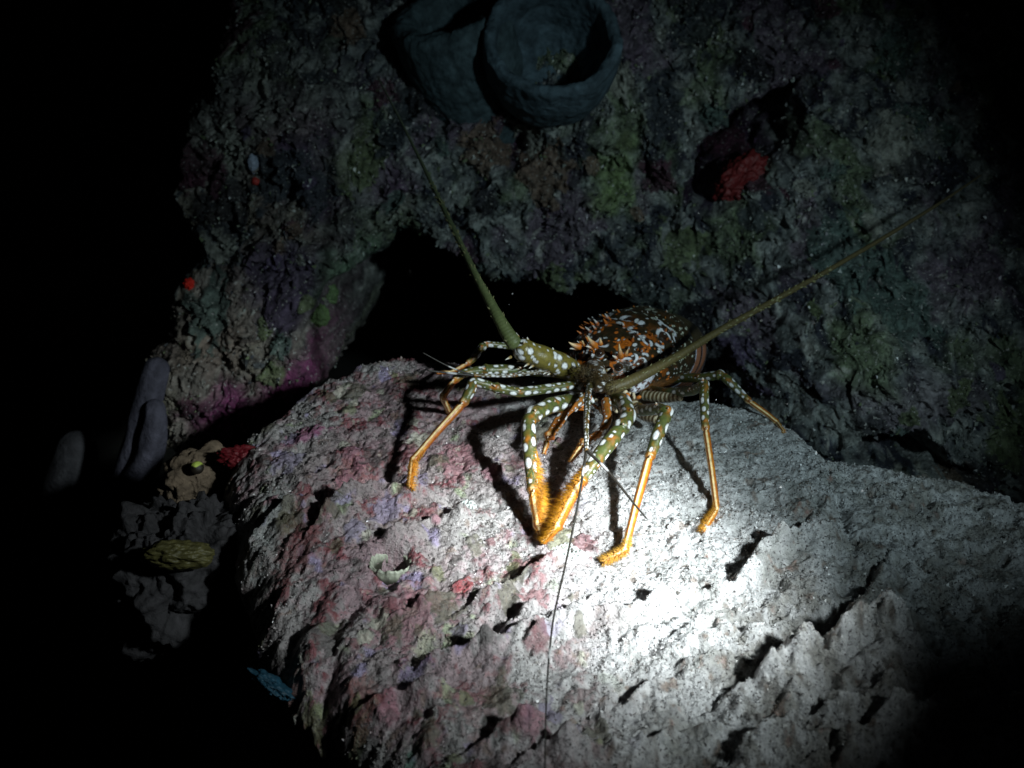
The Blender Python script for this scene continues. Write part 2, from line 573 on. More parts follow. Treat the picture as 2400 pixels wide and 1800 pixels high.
W_SOLID = wall_xz([(560, -300), (540, 60), (500, 220), (452, 300), (440, 420), (478, 560), (440, 680), (400, 780), (385, 880),
                   (420, 1000), (500, 1035), (640, 985), (740, 885), (765, 780), (770, 680), (850, 600), (930, 548),
                   (1060, 600), (1150, 670), (1290, 690), (1400, 690), (1540, 760), (1640, 880), (1760, 985), (1900, 1040), (2050, 1060), (2300, 1180)]) + \
    [(1.6, -0.30), (1.6, 1.2), (-0.3, 1.2)]
W_PITS = [  # polygon, depth
    ([(1600, 470), (1640, 340), (1700, 240), (1860, 170), (1850, 260), (1800, 350), (1740, 400), (1660, 480)], 0.16),
    ([(1140, 330), (1180, 275), (1260, 300), (1270, 360), (1200, 400)], 0.07),
    ([(1480, 430), (1520, 360), (1560, 420), (1540, 470)], 0.05),
    ([(1020, 540), (1070, 470), (1110, 500), (1100, 560)], 0.04),
    ([(1840, 900), (1900, 830), (2000, 850), (2120, 900), (2000, 960)], 0.10),
    ([(660, 400), (720, 370), (730, 470), (670, 470)], 0.04),
    ([(1930, 540), (1990, 520), (1990, 600), (1940, 600)], 0.03),
    ([(2100, 400), (2160, 380), (2150, 480), (2110, 480)], 0.04),
    ([(1580, 870), (1680, 800), (1760, 860), (1700, 930)], 0.05),
]
xs = np.concatenate([np.linspace(-1.3, -0.42, 130)[:-1], np.linspace(-0.42, 0.62, 900), np.linspace(0.62, 1.4, 160)[1:]])
zs = np.concatenate([np.linspace(-0.5, -0.1, 90)[:-1], np.linspace(-0.1, 0.42, 520), np.linspace(0.42, 1.0, 120)[1:]])
X, Z = np.meshgrid(xs, zs)
o0 = 0 * X
wx = X + 0.016 * perlin(X * 22, Z * 22, o0 + 2.2) + 0.006 * perlin(X * 70, Z * 70, o0 + 7.2)
wz = Z + 0.016 * perlin(X * 22, Z * 22, o0 + 5.2) + 0.006 * perlin(X * 70, Z * 70, o0 + 1.2)
Yw = wall_y(Z)
sd = poly_sd(wx, wz, W_SOLID)
rec = np.minimum(9.0 * softplus(sd, 0.007), 1.6)
leftw = sstep(-0.12, -0.22, X)
Yw = Yw + rec - 0.05 * leftw * sstep(0.32, 0.2, Z) - 0.07 * sstep(0.16, 0.34, X) - 0.09 * sstep(0.17, 0.30, X) * sstep(0.14, 0.02, Z) + 0.9 * softplus(X - 0.46, 0.04)
for pl, dep in W_PITS:
    Yw = Yw + dep * sstep(0.008, -0.022, poly_sd(wx, wz, wall_xz(pl)))
Yw = Yw + 0.030 * perlin(X * 8, Z * 8, o0 + 4.4)
Yw = Yw - 0.018 * fbm(wx, wz, o0, 20, 3, 0.5, 31.0, True)
Yw = Yw - 0.011 * fbm(X, Z, o0, 55, 4, 0.6, 71.0, True) - 0.006 * fbm(X, Z, o0, 130, 3, 0.6, 171.0, True)
XD = X + 0.010 * fbm(X, Z, Yw, 30, 3, 0.5, 91.0)
ZD = Z + 0.010 * fbm(X, Z, Yw, 30, 3, 0.5, 191.0)
n1 = fbm(X, Z, o0, 14, 4, 0.6, 3.0); n2 = fbm(X, Z, o0, 36, 4, 0.6, 13.0); n3 = fbm(X, Z, o0, 85, 3, 0.6, 43.0)
C = np.broadcast_to(np.array([0.17, 0.19, 0.185]), X.shape + (3,)).copy()
C = mix(C, np.array([0.28, 0.30, 0.28]), sstep(0.0, 0.4, n2))
C = mix(C, np.array([0.028, 0.032, 0.045]), sstep(-0.02, 0.18, -n2 + 0.3 * n3 + 0.3 * n1))
C = mix(C, np.array([0.17, 0.22, 0.12]), sstep(0.1, 0.4, n1) * 0.7)
C = mix(C, np.array([0.15, 0.11, 0.15]), sstep(0.1, 0.4, -n1) * 0.8)
warm = leftw * sstep(0.3, 0.1, Z)
C = mix(C, np.array([0.24, 0.19, 0.155]), warm * 0.7)
C = mix(C, np.array([0.42, 0.42, 0.38]), sstep(0.38, 0.5, n3 + 0.2 * n2) * 0.6)


def wpatch(poly, col, amt=0.9, soft=0.012):
    global C
    C = mix(C, col, amt * sstep(soft, -soft, poly_sd(wx, wz, wall_xz(poly)) + 0.010 * n2 + 0.008 * n3))


wpatch([(480, 900), (560, 850), (640, 850), (760, 760), (750, 860), (690, 930), (620, 980), (520, 970)], np.array([0.19, 0.035, 0.12]), 0.95)
wpatch([(600, 560), (700, 500), (770, 560), (760, 680), (690, 740), (620, 660)], np.array([0.07, 0.05, 0.10]), 0.85)
wpatch([(690, 300), (760, 280), (820, 420), (740, 480), (660, 420)], np.array([0.08, 0.05, 0.10]), 0.8)
wpatch([(830, 320), (920, 330), (960, 440), (880, 450)], np.array([0.13, 0.08, 0.13]), 0.7)
wpatch([(480, 620), (600, 680), (590, 800), (470, 800)], np.array([0.27, 0.21, 0.17]), 0.7)
wpatch([(850, 470), (960, 460), (960, 540), (860, 560)], np.array([0.20, 0.23, 0.16]), 0.7)
wpatch([(780, 560), (870, 560), (830, 640), (770, 660)], np.array([0.16, 0.26, 0.16]), 0.8)
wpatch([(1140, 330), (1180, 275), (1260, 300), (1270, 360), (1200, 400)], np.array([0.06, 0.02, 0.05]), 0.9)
wpatch([(1400, 350), (1480, 330), (1480, 480), (1400, 500)], np.array([0.26, 0.36, 0.14]), 0.7)
wpatch([(1050, 560), (1120, 590), (1140, 640), (1060, 640)], np.array([0.24, 0.10, 0.16]), 0.6)
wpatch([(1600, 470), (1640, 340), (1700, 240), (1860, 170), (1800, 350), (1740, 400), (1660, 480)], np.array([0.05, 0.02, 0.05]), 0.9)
wpatch([(1850, 760), (2020, 700), (2150, 760), (2000, 850)], np.array([0.27, 0.24, 0.27]), 0.7)
cr = random.Random(27)
for k in range(260):
    cx, cz, r0 = cr.uniform(-0.42, 0.50), cr.uniform(-0.08, 0.42), cr.choice([0.005, 0.007, 0.010, 0.015, 0.024])
    sel = (np.abs(X - cx) < 2.6 * r0) & (np.abs(Z - cz) < 2.6 * r0)
    if not sel.any(): continue
    ii = np.ix_(np.where(sel.any(1))[0], np.where(sel.any(0))[0])
    q = np.hypot(X[ii] - cx, Z[ii] - cz) / r0 + 0.8 * n2[ii] + 0.7 * n3[ii]
    wgt = sstep(1.05, 0.88, q)
    colr = np.array(cr.choice([[0.09, 0.03, 0.05], [0.15, 0.19, 0.09], [0.34, 0.35, 0.30], [0.05, 0.06, 0.07], [0.20, 0.14, 0.10], [0.12, 0.09, 0.16], [0.10, 0.15, 0.13], [0.03, 0.03, 0.035]]))
    C[ii] = mix(C[ii], colr, wgt * 0.85)
    Yw[ii] = Yw[ii] - wgt * 0.003
C = C * (0.9 + 0.3 * n3[..., None])
CW = np.clip(C, 0.01, 0.8)
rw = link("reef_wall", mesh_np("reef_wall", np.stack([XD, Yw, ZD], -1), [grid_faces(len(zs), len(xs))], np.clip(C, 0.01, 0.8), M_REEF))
tag(rw, kind="structure")


def wall_hit(px, py):
    """wall point seen at that photo pixel (nearest vertex to the ray)"""
    P = np.stack([XD, Yw, ZD], -1).reshape(-1, 3) - CAM
    d = P @ FWD
    u = P @ RGT / d / KW * 2400 + 1200
    v = 900 - P @ UPV / d / KW * 2400
    e = (u - px) ** 2 + (v - py) ** 2
    near = np.where(e < max(e.min() * 1.5, 36.0))[0]
    k = near[np.argmin(d[near])]
    return P[k] + CAM, d[k]


# sea floor far below, reaching out of sight
xs = np.linspace(-9, 9, 160); ys = np.linspace(-6, 14, 160)
X, Y = np.meshgrid(xs, ys)
Zs = -0.52 + 0.10 * fbm(X, Y, 0 * X, 1.1, 4, 0.5, 3.0)
sb = link("seabed", mesh_np("seabed", np.stack([X, Y, Zs], -1), [grid_faces(160, 160)],
                            np.broadcast_to(np.array([0.10, 0.095, 0.085]), X.shape + (3,)), M_SAND))
tag(sb, kind="structure")

# ------------------------------------------------------------------ tubes
REF = np.array([0.0, -0.75, 0.66])


def resample(pts, rad, step, smooth):
    pts = np.asarray(pts, float); rad = np.asarray(rad, float)
    seg = np.linalg.norm(np.diff(pts, axis=0), axis=1)
    s = np.concatenate([[0], np.cumsum(seg)])
    n = max(int(s[-1] / step), 6)
    u = np.linspace(0, s[-1], n)
    P = np.stack([np.interp(u, s, pts[:, k]) for k in range(3)], 1)
    R = np.interp(u, s, rad)
    k = int(smooth / (s[-1] / n))
    if k > 1:
        w = np.hanning(2 * k + 3)[1:-1]; w /= w.sum(); h = len(w) // 2
        for a in range(3):
            e = np.concatenate([2 * P[0, a] - P[1:h + 1, a][::-1], P[:, a], 2 * P[-1, a] - P[-h - 1:-1, a][::-1]])
            P[:, a] = np.convolve(e, w, 'valid')
        e = np.concatenate([np.full(h, R[0]), R, np.full(h, R[-1])])
        w2 = w
        R = np.convolve(e, w2, 'valid')
    return P, R, u, s


def frames(P, ref=REF):
    T = np.gradient(P, axis=0)
    T /= np.linalg.norm(T, axis=1)[:, None] + 1e-12
    A = ref - T * (T @ ref)[:, None]
    A /= np.linalg.norm(A, axis=1)[:, None] + 1e-12
    B = np.cross(T, A)
    return T, A, B


def tube(acc, pts, rad, colour, n=28, step=0.0006, smooth=0.004, flat=1.0, ref=REF, wobble=None):
    """one closed tapering tube; colour(u, theta, r, joint_arclengths) -> rgb"""
    P, R, u, s = resample(pts, rad, step, smooth)
    T, A, B = frames(P, ref)
    th = np.linspace(-math.pi, math.pi, n, endpoint=False)
    U, TH = np.meshgrid(u, th, indexing='ij')
    RR = np.broadcast_to(R[:, None], U.shape).copy()
    if wobble is not None:
        RR = RR * wobble(U, TH)
    ends = np.minimum(u, u[-1] - u)[:, None]
    RR = RR * np.sqrt(np.clip(1 - np.clip(1 - ends / (R[:, None] * 0.8 + 1e-9), 0, 1) ** 2, 0.02, 1))
    V = P[:, None] + RR[..., None] * (np.cos(TH)[..., None] * A[:, None] + flat * np.sin(TH)[..., None] * B[:, None])
    Cc = colour(U, TH, RR, s) if callable(colour) else np.broadcast_to(np.asarray(colour, float), U.shape + (3,))
    m = len(u)
    F4 = grid_faces(m, n, True)
    VV = np.concatenate([V.reshape(-1, 3), P[:1], P[-1:]])
    CC = np.concatenate([np.asarray(Cc).reshape(-1, 3), np.asarray(Cc)[0, :1], np.asarray(Cc)[-1, :1]])
    i = np.arange(n); j = (i + 1) % n
    F3 = np.concatenate([np.stack([j, i, np.full(n, m * n)], 1), np.stack([(m - 1) * n + i, (m - 1) * n + j, np.full(n, m * n + 1)], 1)])
    acc.add(VV, F4, F3, CC)
    return P, R, u, s, T, A, B


OLIVE = np.array([0.085, 0.105, 0.030]); ORANGE = np.array([0.62, 0.17, 0.012]); AMBER = np.array([0.60, 0.27, 0.015])
CREAM = np.array([0.85, 0.78, 0.60]); WHITE = np.array([0.86, 0.88, 0.88]); DARK = np.array([0.03, 0.022, 0.010])
STRIPE = np.array([0.88, 0.70, 0.36])


def angd(a, b):
    return (a - b + math.pi) % (2 * math.pi) - math.pi


def spots_on(Cc, U, TH, R, spots, col=WHITE, rim=DARK):
    for u0, t0, a, b in spots:
        q = np.sqrt(((U - u0) / a) ** 2 + (angd(TH, t0) * R / b) ** 2)
        Cc = mix(Cc, rim, sstep(1.55, 1.25, q) * 0.75)
        Cc = mix(Cc, col, sstep(1.22, 0.80, q) * 0.95)
    return Cc


def leg_colour(seed, split_joint, scale=1.0, rows=(-0.95, 0.55, 2.2, -2.5), base=OLIVE):
    r = random.Random(seed)

    def f(U, TH, R, s):
        sp = s[split_joint] - 0.002
        Cc = np.broadcast_to(base, U.shape + (3,)).copy()
        nz = perlin(U * 220 + seed, np.cos(TH) * 1.5, np.sin(TH) * 1.5)
        Cc = mix(Cc, np.array([0.14, 0.105, 0.02]), sstep(-0.1, 0.4, nz) * 0.8)
        for sj in s[1:split_joint + 1]:
            Cc = mix(Cc, ORANGE * 0.8, np.exp(-((U - sj) / 0.0035) ** 2) * (0.15 + 1.2 * nz).clip(0, 0.9) * sstep(-0.2, 0.3, np.cos(TH + 1.0)))
        spots = []
        for k, t0 in enumerate(rows):
            u = s[0] + r.uniform(0.001, 0.005)
            while u < sp - 0.002:
                a = r.choice([0.0024, 0.0020, 0.0017, 0.0011, 0.0007, 0.0005]) * scale
                spots.append((u, t0 + r.uniform(-0.3, 0.3), a * r.uniform(1.0, 1.3), a * r.uniform(0.62, 0.8)))
                u += a * 2.2 + r.uniform(0.0018, 0.0040) * scale
        Cc = spots_on(Cc, U, TH, R, spots)
        low = sstep(sp - 0.002, sp + 0.004, U)
        o = np.broadcast_to(ORANGE * 0.62, U.shape + (3,)).copy()
        o = mix(o, AMBER * 0.75, sstep(-0.2, 0.4, nz))
        o = mix(o, np.array([0.25, 0.05, 0.01]), sstep(0.75, 0.1, np.abs(angd(TH, -1.3))) * 0.85)
        o = mix(o, np.array([0.25, 0.06, 0.01]), sstep(0.25, 0.1, np.abs(angd(TH, 0.7))) * 0.85)
        o = mix(o, STRIPE, sstep(0.36, 0.18, np.abs(angd(TH, 0.15))))
        o = mix(o, STRIPE, sstep(0.28, 0.14, np.abs(angd(TH, 1.25))))
        o = mix(o, STRIPE, sstep(0.3, 0.15, np.abs(angd(TH, 2.8))))
        return Cc * (1 - low[..., None]) + o * low[..., None]
    return f


# ------------------------------------------------------------------ the lobster
A0 = at(1388, 868, 0.80); B0 = at(1535, 822, 0.885)
lob = bpy.data.objects.new("spiny_lobster", None)
COL.objects.link(lob)
lob.location = foot(1400, 1000)
tag(lob, "spotted orange-legged spiny lobster creeping out of the dark crevice onto the pale boulder", "lobster")

body = Acc()
Fv = A0 - B0; LEN = np.linalg.norm(Fv); Fv = Fv / LEN
Sv = np.cross(Fv, np.array([0, 0, 1.0])); Sv /= np.linalg.norm(Sv)         # to the animal's right (image left)
Uv = np.cross(Sv, Fv)

# carapace loft: t 0 (rear) .. 1 (front)
tt = np.linspace(-0.02, 1.12, 330)
hw = np.interp(tt, [-0.02, 0.0, 0.15, 0.45, 0.75, 0.95, 1.06, 1.12], [0.034, 0.036, 0.041, 0.042, 0.036, 0.026, 0.016, 0.004])
ht = np.interp(tt, [-0.02, 0.0, 0.15, 0.45, 0.75, 0.95, 1.06, 1.12], [0.032, 0.034, 0.038, 0.037, 0.029, 0.018, 0.010, 0.002])
hb = np.interp(tt, [-0.02, 0.0, 0.3, 0.7, 1.0, 1.12], [0.016, 0.018, 0.022, 0.021, 0.016, 0.002])
k9 = np.hanning(23)[1:-1]; k9 /= k9.sum()
sm = lambda a: np.convolve(np.pad(a, 10, mode='edge'), k9, 'valid')
hw, ht, hb = sm(hw), sm(ht), sm(hb)
# cervical groove
ht = ht - 0.0025 * np.exp(-((tt - 0.55) / 0.025) ** 2)
ph = np.linspace(-math.pi, math.pi, 420, endpoint=False)
TT, PH = np.meshgrid(tt, ph, indexing='ij')
cu, su = np.cos(PH), np.sin(PH)                                             # PH=0 is up
up = np.where(cu > 0, ht[:, None] * cu, hb[:, None] * cu)
V = B0 + (TT * LEN)[..., None] * Fv + (hw[:, None] * np.sign(su) * np.abs(su) ** 0.85)[..., None] * Sv + up[..., None] * Uv
Pw = V.reshape(-1, 3)
nb = fbm(V[..., 0], V[..., 1], V[..., 2], 160, 3, 0.5, 7.0)
V = V + (0.0009 * nb)[..., None] * (Uv * cu[..., None] + Sv * su[..., None])
Cc = np.broadcast_to(np.array([0.036, 0.026, 0.012]), TT.shape + (3,)).copy()
Cc = mix(Cc, np.array([0.07, 0.036, 0.014]), sstep(-0.1, 0.4, nb))
front = sstep(0.30, 0.60, TT)
nbig = fbm(V[..., 0], V[..., 1], V[..., 2], 95, 3, 0.5, 57.0)
Cc = mix(Cc, np.array([0.55, 0.14, 0.012]), sstep(0.45, 0.75, TT) * sstep(0.13, 0.24, nbig) * 0.95)
# white reticulate rings in front
rr = random.Random(5)
arcw = lambda tc, pc: (((TT - tc) * LEN), angd(PH, pc) * 0.034)
for k in range(58):
    tc, pc = rr.uniform(0.36, 1.04), rr.uniform(-1.35, 1.35)
    du, dv = arcw(tc, pc)
    R0 = rr.uniform(0.0018, 0.0052)
    d = np.hypot(du, dv * 0.85)
    ang = np.arctan2(dv, du)
    open_ = sstep(-0.3, 0.5, np.cos(ang - rr.uniform(-3.1, 3.1)))
    Cc = mix(Cc, np.array([0.035, 0.018, 0.012]), sstep(R0, R0 - 0.0012, d) * 0.8)
    Cc = mix(Cc, np.array([0.86, 0.88, 0.92]), sstep(0.0007, 0.00035, np.abs(d - R0) - 0.0006 * open_ ** 2) * open_)
for k in range(420):                                                        # small pale spots
    tc, pc = rr.uniform(-0.02, 1.05), rr.uniform(-1.9, 1.9)
    du, dv = arcw(tc, pc)
    R0 = rr.choice([0.0005, 0.0006, 0.0008, 0.0010, 0.0013]) * (0.9 if tc < 0.5 else 1.15)
    q = np.hypot(du / 1.3, dv) / R0
    colr = np.array([0.70, 0.74, 0.58]) if tc < 0.45 else (WHITE if rr.random() < 0.55 else np.array([0.75, 0.2, 0.03]))
    Cc = mix(Cc, np.array([0.02, 0.015, 0.01]), sstep(1.6, 1.2, q) * 0.7)
    Cc = mix(Cc, colr, sstep(1.1, 0.8, q))
# orange-white under sides
Cc = mix(Cc, np.array([0.50, 0.20, 0.05]), sstep(-0.15, -0.45, cu) * 0.6)
m, n = TT.shape
VV = np.concatenate([V.reshape(-1, 3), (B0 - 0.02 * LEN * Fv)[None], (B0 + 1.12 * LEN * Fv)[None]])
CC = np.concatenate([Cc.reshape(-1, 3), Cc[0, :1], Cc[-1, :1]])
i = np.arange(n); j = (i + 1) % n
body.add(VV, grid_faces(m, n, True), np.concatenate([np.stack([j, i, np.full(n, m * n)], 1),
         np.stack([(m - 1) * n + i, (m - 1) * n + j, np.full(n, m * n + 1)], 1)]), CC)

# spines on the carapace
def cone(acc, base, direc, length, r, c0, c1, n=10, curve=None):
    direc = np.asarray(direc, float); direc /= np.linalg.norm(direc)
    pts = []; rad = []
    for k in range(5):
        f = k / 4
        p = base + direc * length * f
        if curve is not None: p = p + np.asarray(curve) * length * f * f
        pts.append(p); rad.append(max(r * (1 - f) ** 0.9, r * 0.06))
    c0 = np.asarray(c0); c1 = np.asarray(c1)
    tube(acc, pts, rad, lambda U, TH, R, s: c0 + (c1 - c0) * sstep(0.25, 0.75, U / s[-1])[..., None], n=n, step=length / 10, smooth=0, ref=np.array([0.3, -0.6, 0.7]))


def cara(t, p, extra=0.0):
    h_w = np.interp(t, tt, hw); h_t = np.interp(t, tt, ht); h_b = np.interp(t, tt, hb)
    c, s = math.cos(p), math.sin(p)
    nrm = Uv * c + Sv * s
    return B0 + t * LEN * Fv + h_w * math.copysign(abs(s) ** 0.85, s) * Sv + (h_t if c > 0 else h_b) * c * Uv + extra * nrm, nrm


for k in range(90):
    t_, p_ = rr.uniform(0.05, 1.02), rr.uniform(-1.5, 1.5)
    b_, nrm = cara(t_, p_, -0.0006)
    big = rr.uniform(0.8, 1.5) if t_ > 0.45 else rr.uniform(0.4, 0.8)
    tip = [0.75, 0.22, 0.03] if rr.random() < 0.6 else [0.85, 0.84, 0.8]
    cone(body, b_, nrm * 0.75 + Fv * 0.75, 0.0050 * big, 0.0013 * big, [0.50, 0.12, 0.015] if t_ > 0.45 else [0.12, 0.09, 0.04], tip, n=9)

# abdomen: overlapping rings going back and down, peach flanks edged with white
ab = [B0 + 0.006 * Fv, at(1572, 820, 0.925), at(1578, 842, 0.962), at(1560, 885, 1.0), at(1510, 930, 1.03)]
ab_r = [0.033, 0.029, 0.026, 0.022, 0.016]


def ab_colour(U, TH, R, s):
    Cc = np.broadcast_to(np.array([0.06, 0.045, 0.02]), U.shape + (3,)).copy()
    r = random.Random(9)
    for k in range(60):
        u0, t0 = r.uniform(0, s[-1]), r.uniform(-2.4, 2.4)
        q = np.hypot((U - u0), angd(TH, t0) * R) / r.choice([0.0009, 0.0013, 0.0017])
        Cc = mix(Cc, np.array([0.72, 0.76, 0.62]), sstep(1.1, 0.8, q))
    side = sstep(0.75, 1.05, np.abs(TH))
    f = (U % 0.019) / 0.019
    peach = np.broadcast_to(np.array([0.52, 0.21, 0.11]), U.shape + (3,)).copy()
    peach = mix(peach, np.array([0.02, 0.012, 0.01]), sstep(0.70, 0.76, f))
    peach = mix(peach, np.array([0.75, 0.80, 0.95]), sstep(0.93, 0.95, f))
    return Cc * (1 - side[..., None]) + peach * side[..., None]


tube(body, ab, ab_r, ab_colour, n=120, step=0.0006, smooth=0.01, ref=np.array([0, 0, 1.0]) * 0.8 + np.array([0.1, -0.3, 0]),
     wobble=lambda U, TH: 1.0 + 0.06 * ((U % 0.019) / 0.019))


def J(px, py, d, rpx):
    return (at(px, py, d), rpx * pxm(d))


def Jf(px, py, rpx, lift=0.0025):
    p = foot(px, py)
    d = (p - CAM) @ FWD
    p = p + np.array([0, -0.35, 0.9]) * lift
    return (p, rpx * pxm(d))


pads = []


def leg(joints, split, seed, scale=1.0, pad=None, rows=(-0.95, 0.55, 2.2, -2.5), smooth=0.004, base=OLIVE):
    pts = [j[0] for j in joints]; rad = [j[1] for j in joints]
    sl = np.concatenate([[0], np.cumsum([np.linalg.norm(b - a) for a, b in zip(pts[:-1], pts[1:])])])

    def knobs(U, TH):
        w_ = 1 + 0.05 * perlin(U * 300 + seed, np.cos(TH) * 1.5, np.sin(TH) * 1.5)
        for k_ in (3, split, len(pts) - 2):
            w_ = w_ + 0.20 * np.exp(-((U - sl[k_] + 0.001) / 0.0016) ** 2) - 0.16 * np.exp(-((U - sl[k_] - 0.0022) / 0.0012) ** 2)
        return w_
    r = tube(body, pts, rad, leg_colour(seed, split, scale, rows, base), n=36, step=0.0005, smooth=smooth, wobble=knobs)
    for k_ in (2, 3, split):
        d_ = pts[min(k_ + 1, len(pts) - 1)] - pts[k_ - 1]; d_ /= np.linalg.norm(d_)
        up_ = REF - d_ * (REF @ d_); up_ /= np.linalg.norm(up_)
        cone(body, pts[k_] + up_ * rad[k_] * 0.8, up_ * 0.7 + d_ * 0.8, 0.0042, 0.0013, [0.5, 0.14, 0.015], [0.85, 0.75, 0.6], n=9)
    if pad:
        pads.append((r, pad))
    return r


# front pair
leg([J(1392, 930, 0.775, 17), J(1345, 940, 0.762, 19), J(1290, 950, 0.735, 19), J(1248, 972, 0.718, 18), J(1238, 990, 0.713, 17),
     J(1240, 1040, 0.703, 17), J(1244, 1090, 0.697, 15.5), J(1250, 1150, 0.690, 14), J(1262, 1235, 0.679, 11), Jf(1273, 1272, 6)],
    7, 21, 1.3, (0.62, 1.0, 1500, 0.0100, [0.62, 0.27, 0.015], (-1.3, 0.25)))
leg([J(1430, 930, 0.775, 17), J(1462, 940, 0.755, 18), J(1474, 975, 0.735, 18), J(1455, 1003, 0.722, 18), J(1430, 1035, 0.713, 19),
     J(1394, 1082, 0.702, 17), J(1360, 1130, 0.694, 14), J(1330, 1185, 0.684, 12), J(1305, 1237, 0.672, 11.5), Jf(1270, 1280, 6)],
    6, 33, 1.3, (0.60, 0.99, 1700, 0.0105, [0.62, 0.27, 0.015], (1.3, 0.25)))
# second right
leg([J(1470, 940, 0.80, 14), J(1505, 962, 0.765, 14), J(1545, 958, 0.735, 14), J(1562, 968, 0.722, 16), J(1545, 1010, 0.712, 16),
     J(1528, 1058, 0.704, 13), J(1522, 1072, 0.702, 11), J(1492, 1180, 0.682, 10), J(1464, 1291, 0.664, 9), Jf(1410, 1322, 7)],
    6, 44, 1.2, (0.86, 1.0, 900, 0.0062, [0.66, 0.36, 0.06], (0.0, 1.6)))
# third right
leg([J(1520, 915, 0.82, 12), J(1560, 922, 0.79, 13), J(1625, 915, 0.765, 12), J(1652, 900, 0.750, 11), J(1650, 915, 0.744, 11.5),
     J(1652, 990, 0.730, 10), J(1654, 1005, 0.728, 8.5), J(1668, 1100, 0.712, 8), J(1680, 1195, 0.700, 8), Jf(1645, 1252, 6)],
    6, 55, 0.8, (0.84, 1.0, 700, 0.0060, [0.62, 0.30, 0.03], (1.2, 0.4)))
# fourth right
leg([J(1540, 895, 0.86, 10), J(1600, 885, 0.84, 11), J(1640, 886, 0.825, 11), J(1690, 878, 0.812, 11), J(1705, 890, 0.808, 11), J(1747, 932, 0.803, 8.5),
     J(1755, 940, 0.80, 7), J(1800, 972, 0.795, 6.5), J(1821, 990, 0.792, 6), Jf(1836, 1018, 4)],
    6, 66, 0.8, (0.9, 1.0, 60, 0.002, [0.62, 0.28, 0.03], (0.0, 1.6)))
# left legs
leg([J(1365, 905, 0.78, 11), J(1330, 905, 0.77, 11), J(1215, 920, 0.752, 12), J(1160, 908, 0.745, 11), J(1108, 893, 0.742, 11), J(1104, 912, 0.738, 14),
     J(1086, 945, 0.733, 10), J(1025, 1012, 0.726, 8.5), J(967, 1080, 0.722, 9), Jf(960, 1150, 7)],
    6, 77, 0.85, (0.80, 1.0, 800, 0.0056, [0.62, 0.27, 0.02], (-1.0, 0.5)))
leg([J(1360, 885, 0.80, 12), J(1300, 872, 0.79, 13), J(1220, 866, 0.782, 14), J(1135, 868, 0.775, 13), J(1098, 872, 0.772, 10), J(1084, 876, 0.770, 11),
     J(1066, 890, 0.768, 8), J(1037, 931, 0.764, 8), Jf(1053, 972, 6)],
    6, 88, 0.85, (0.84, 1.0, 120, 0.003, [0.6, 0.24, 0.02], (0.0, 1.6)))
leg([J(1330, 850, 0.83, 9), J(1230, 815, 0.82, 8), J(1140, 806, 0.812, 7), J(1128, 815, 0.81, 10), J(1110, 840, 0.806, 9),
     J(1096, 852, 0.803, 6), J(1060, 872, 0.798, 5), J(1022, 874, 0.792, 4)],
    5, 99, 0.8)

# maxillipeds and mouth pieces
leg([J(1370, 930, 0.762, 12), J(1325, 965, 0.748, 12), J(1308, 990, 0.74, 13), J(1285, 1025, 0.732, 9), J(1274, 1064, 0.728, 4)], 3, 111, 0.8,
    (0.55, 1.0, 160, 0.0028, [0.6, 0.25, 0.03], (0.0, 1.6)), base=np.array([0.40, 0.13, 0.02]))
leg([J(1420, 935, 0.762, 12), J(1425, 985, 0.745, 11), J(1410, 1012, 0.738, 9), J(1366, 1042, 0.732, 10), J(1336, 1083, 0.725, 4)], 3, 122, 0.8,
    (0.55, 1.0, 160, 0.0028, [0.6, 0.25, 0.03], (0.0, 1.6)), base=np.array([0.40, 0.13, 0.02]))
for k in range(46):
    px, py = rr.uniform(1345, 1500), rr.uniform(905, 968)
    d = 0.772 + rr.uniform(-0.012, 0.012)
    c = [WHITE, [0.62, 0.18, 0.02], [0.75, 0.62, 0.42], [0.18, 0.08, 0.03]][rr.randrange(4)]
    p0 = at(px, py, d)
    dirv = np.array([rr.uniform(-1, 1), rr.uniform(-0.7, 0.2), rr.uniform(-0.8, 0.2)]); dirv /= np.linalg.norm(dirv)
    L_ = rr.uniform(0.004, 0.010); r_ = rr.uniform(0.0011, 0.0024)
    tube(body, [p0 - dirv * L_ * 0.5, p0, p0 + dirv * L_ * 0.5], [r_ * 0.7, r_, r_ * 0.4], np.array(c), n=10, step=0.0006, smooth=0.001)
# banded undersides of the right legs and the swimmer-like flaps beside the mouth
for (x0, y0, x1, y1, d0, d1) in ((1455, 905, 1500, 965, 0.785, 0.77), (1500, 925, 1600, 930, 0.80, 0.775), (1480, 955, 1545, 985, 0.79, 0.765)):
    tube(body, [at(x0, y0, d0), at((x0 + x1) / 2, (y0 + y1) / 2 + 4, (d0 + d1) / 2), at(x1, y1, d1)], [0.0035, 0.0042, 0.003],
         lambda U, TH, R, s: mix(np.broadcast_to(np.array([0.13, 0.08, 0.03]), U.shape + (3,)), np.array([0.62, 0.55, 0.38]),
                                 sstep(0.25, 0.45, np.abs(np.sin(U * 900 + TH * 0.4)) - 0.45)), n=22, smooth=0.006)
# white mottled cheek left of the right antenna base
tube(body, [at(1478, 918, 0.775), at(1510, 895, 0.782), at(1530, 872, 0.795)], [0.003, 0.0045, 0.003],
     lambda U, TH, R, s: mix(np.broadcast_to(np.array([0.74, 0.74, 0.80]), U.shape + (3,)), np.array([0.10, 0.035, 0.02]),
                             sstep(-0.02, 0.10, perlin(U * 330, np.cos(TH) * 3, np.sin(TH) * 3))), n=30, smooth=0.005)
body_o = body.build("body", M_SHELL, lob)

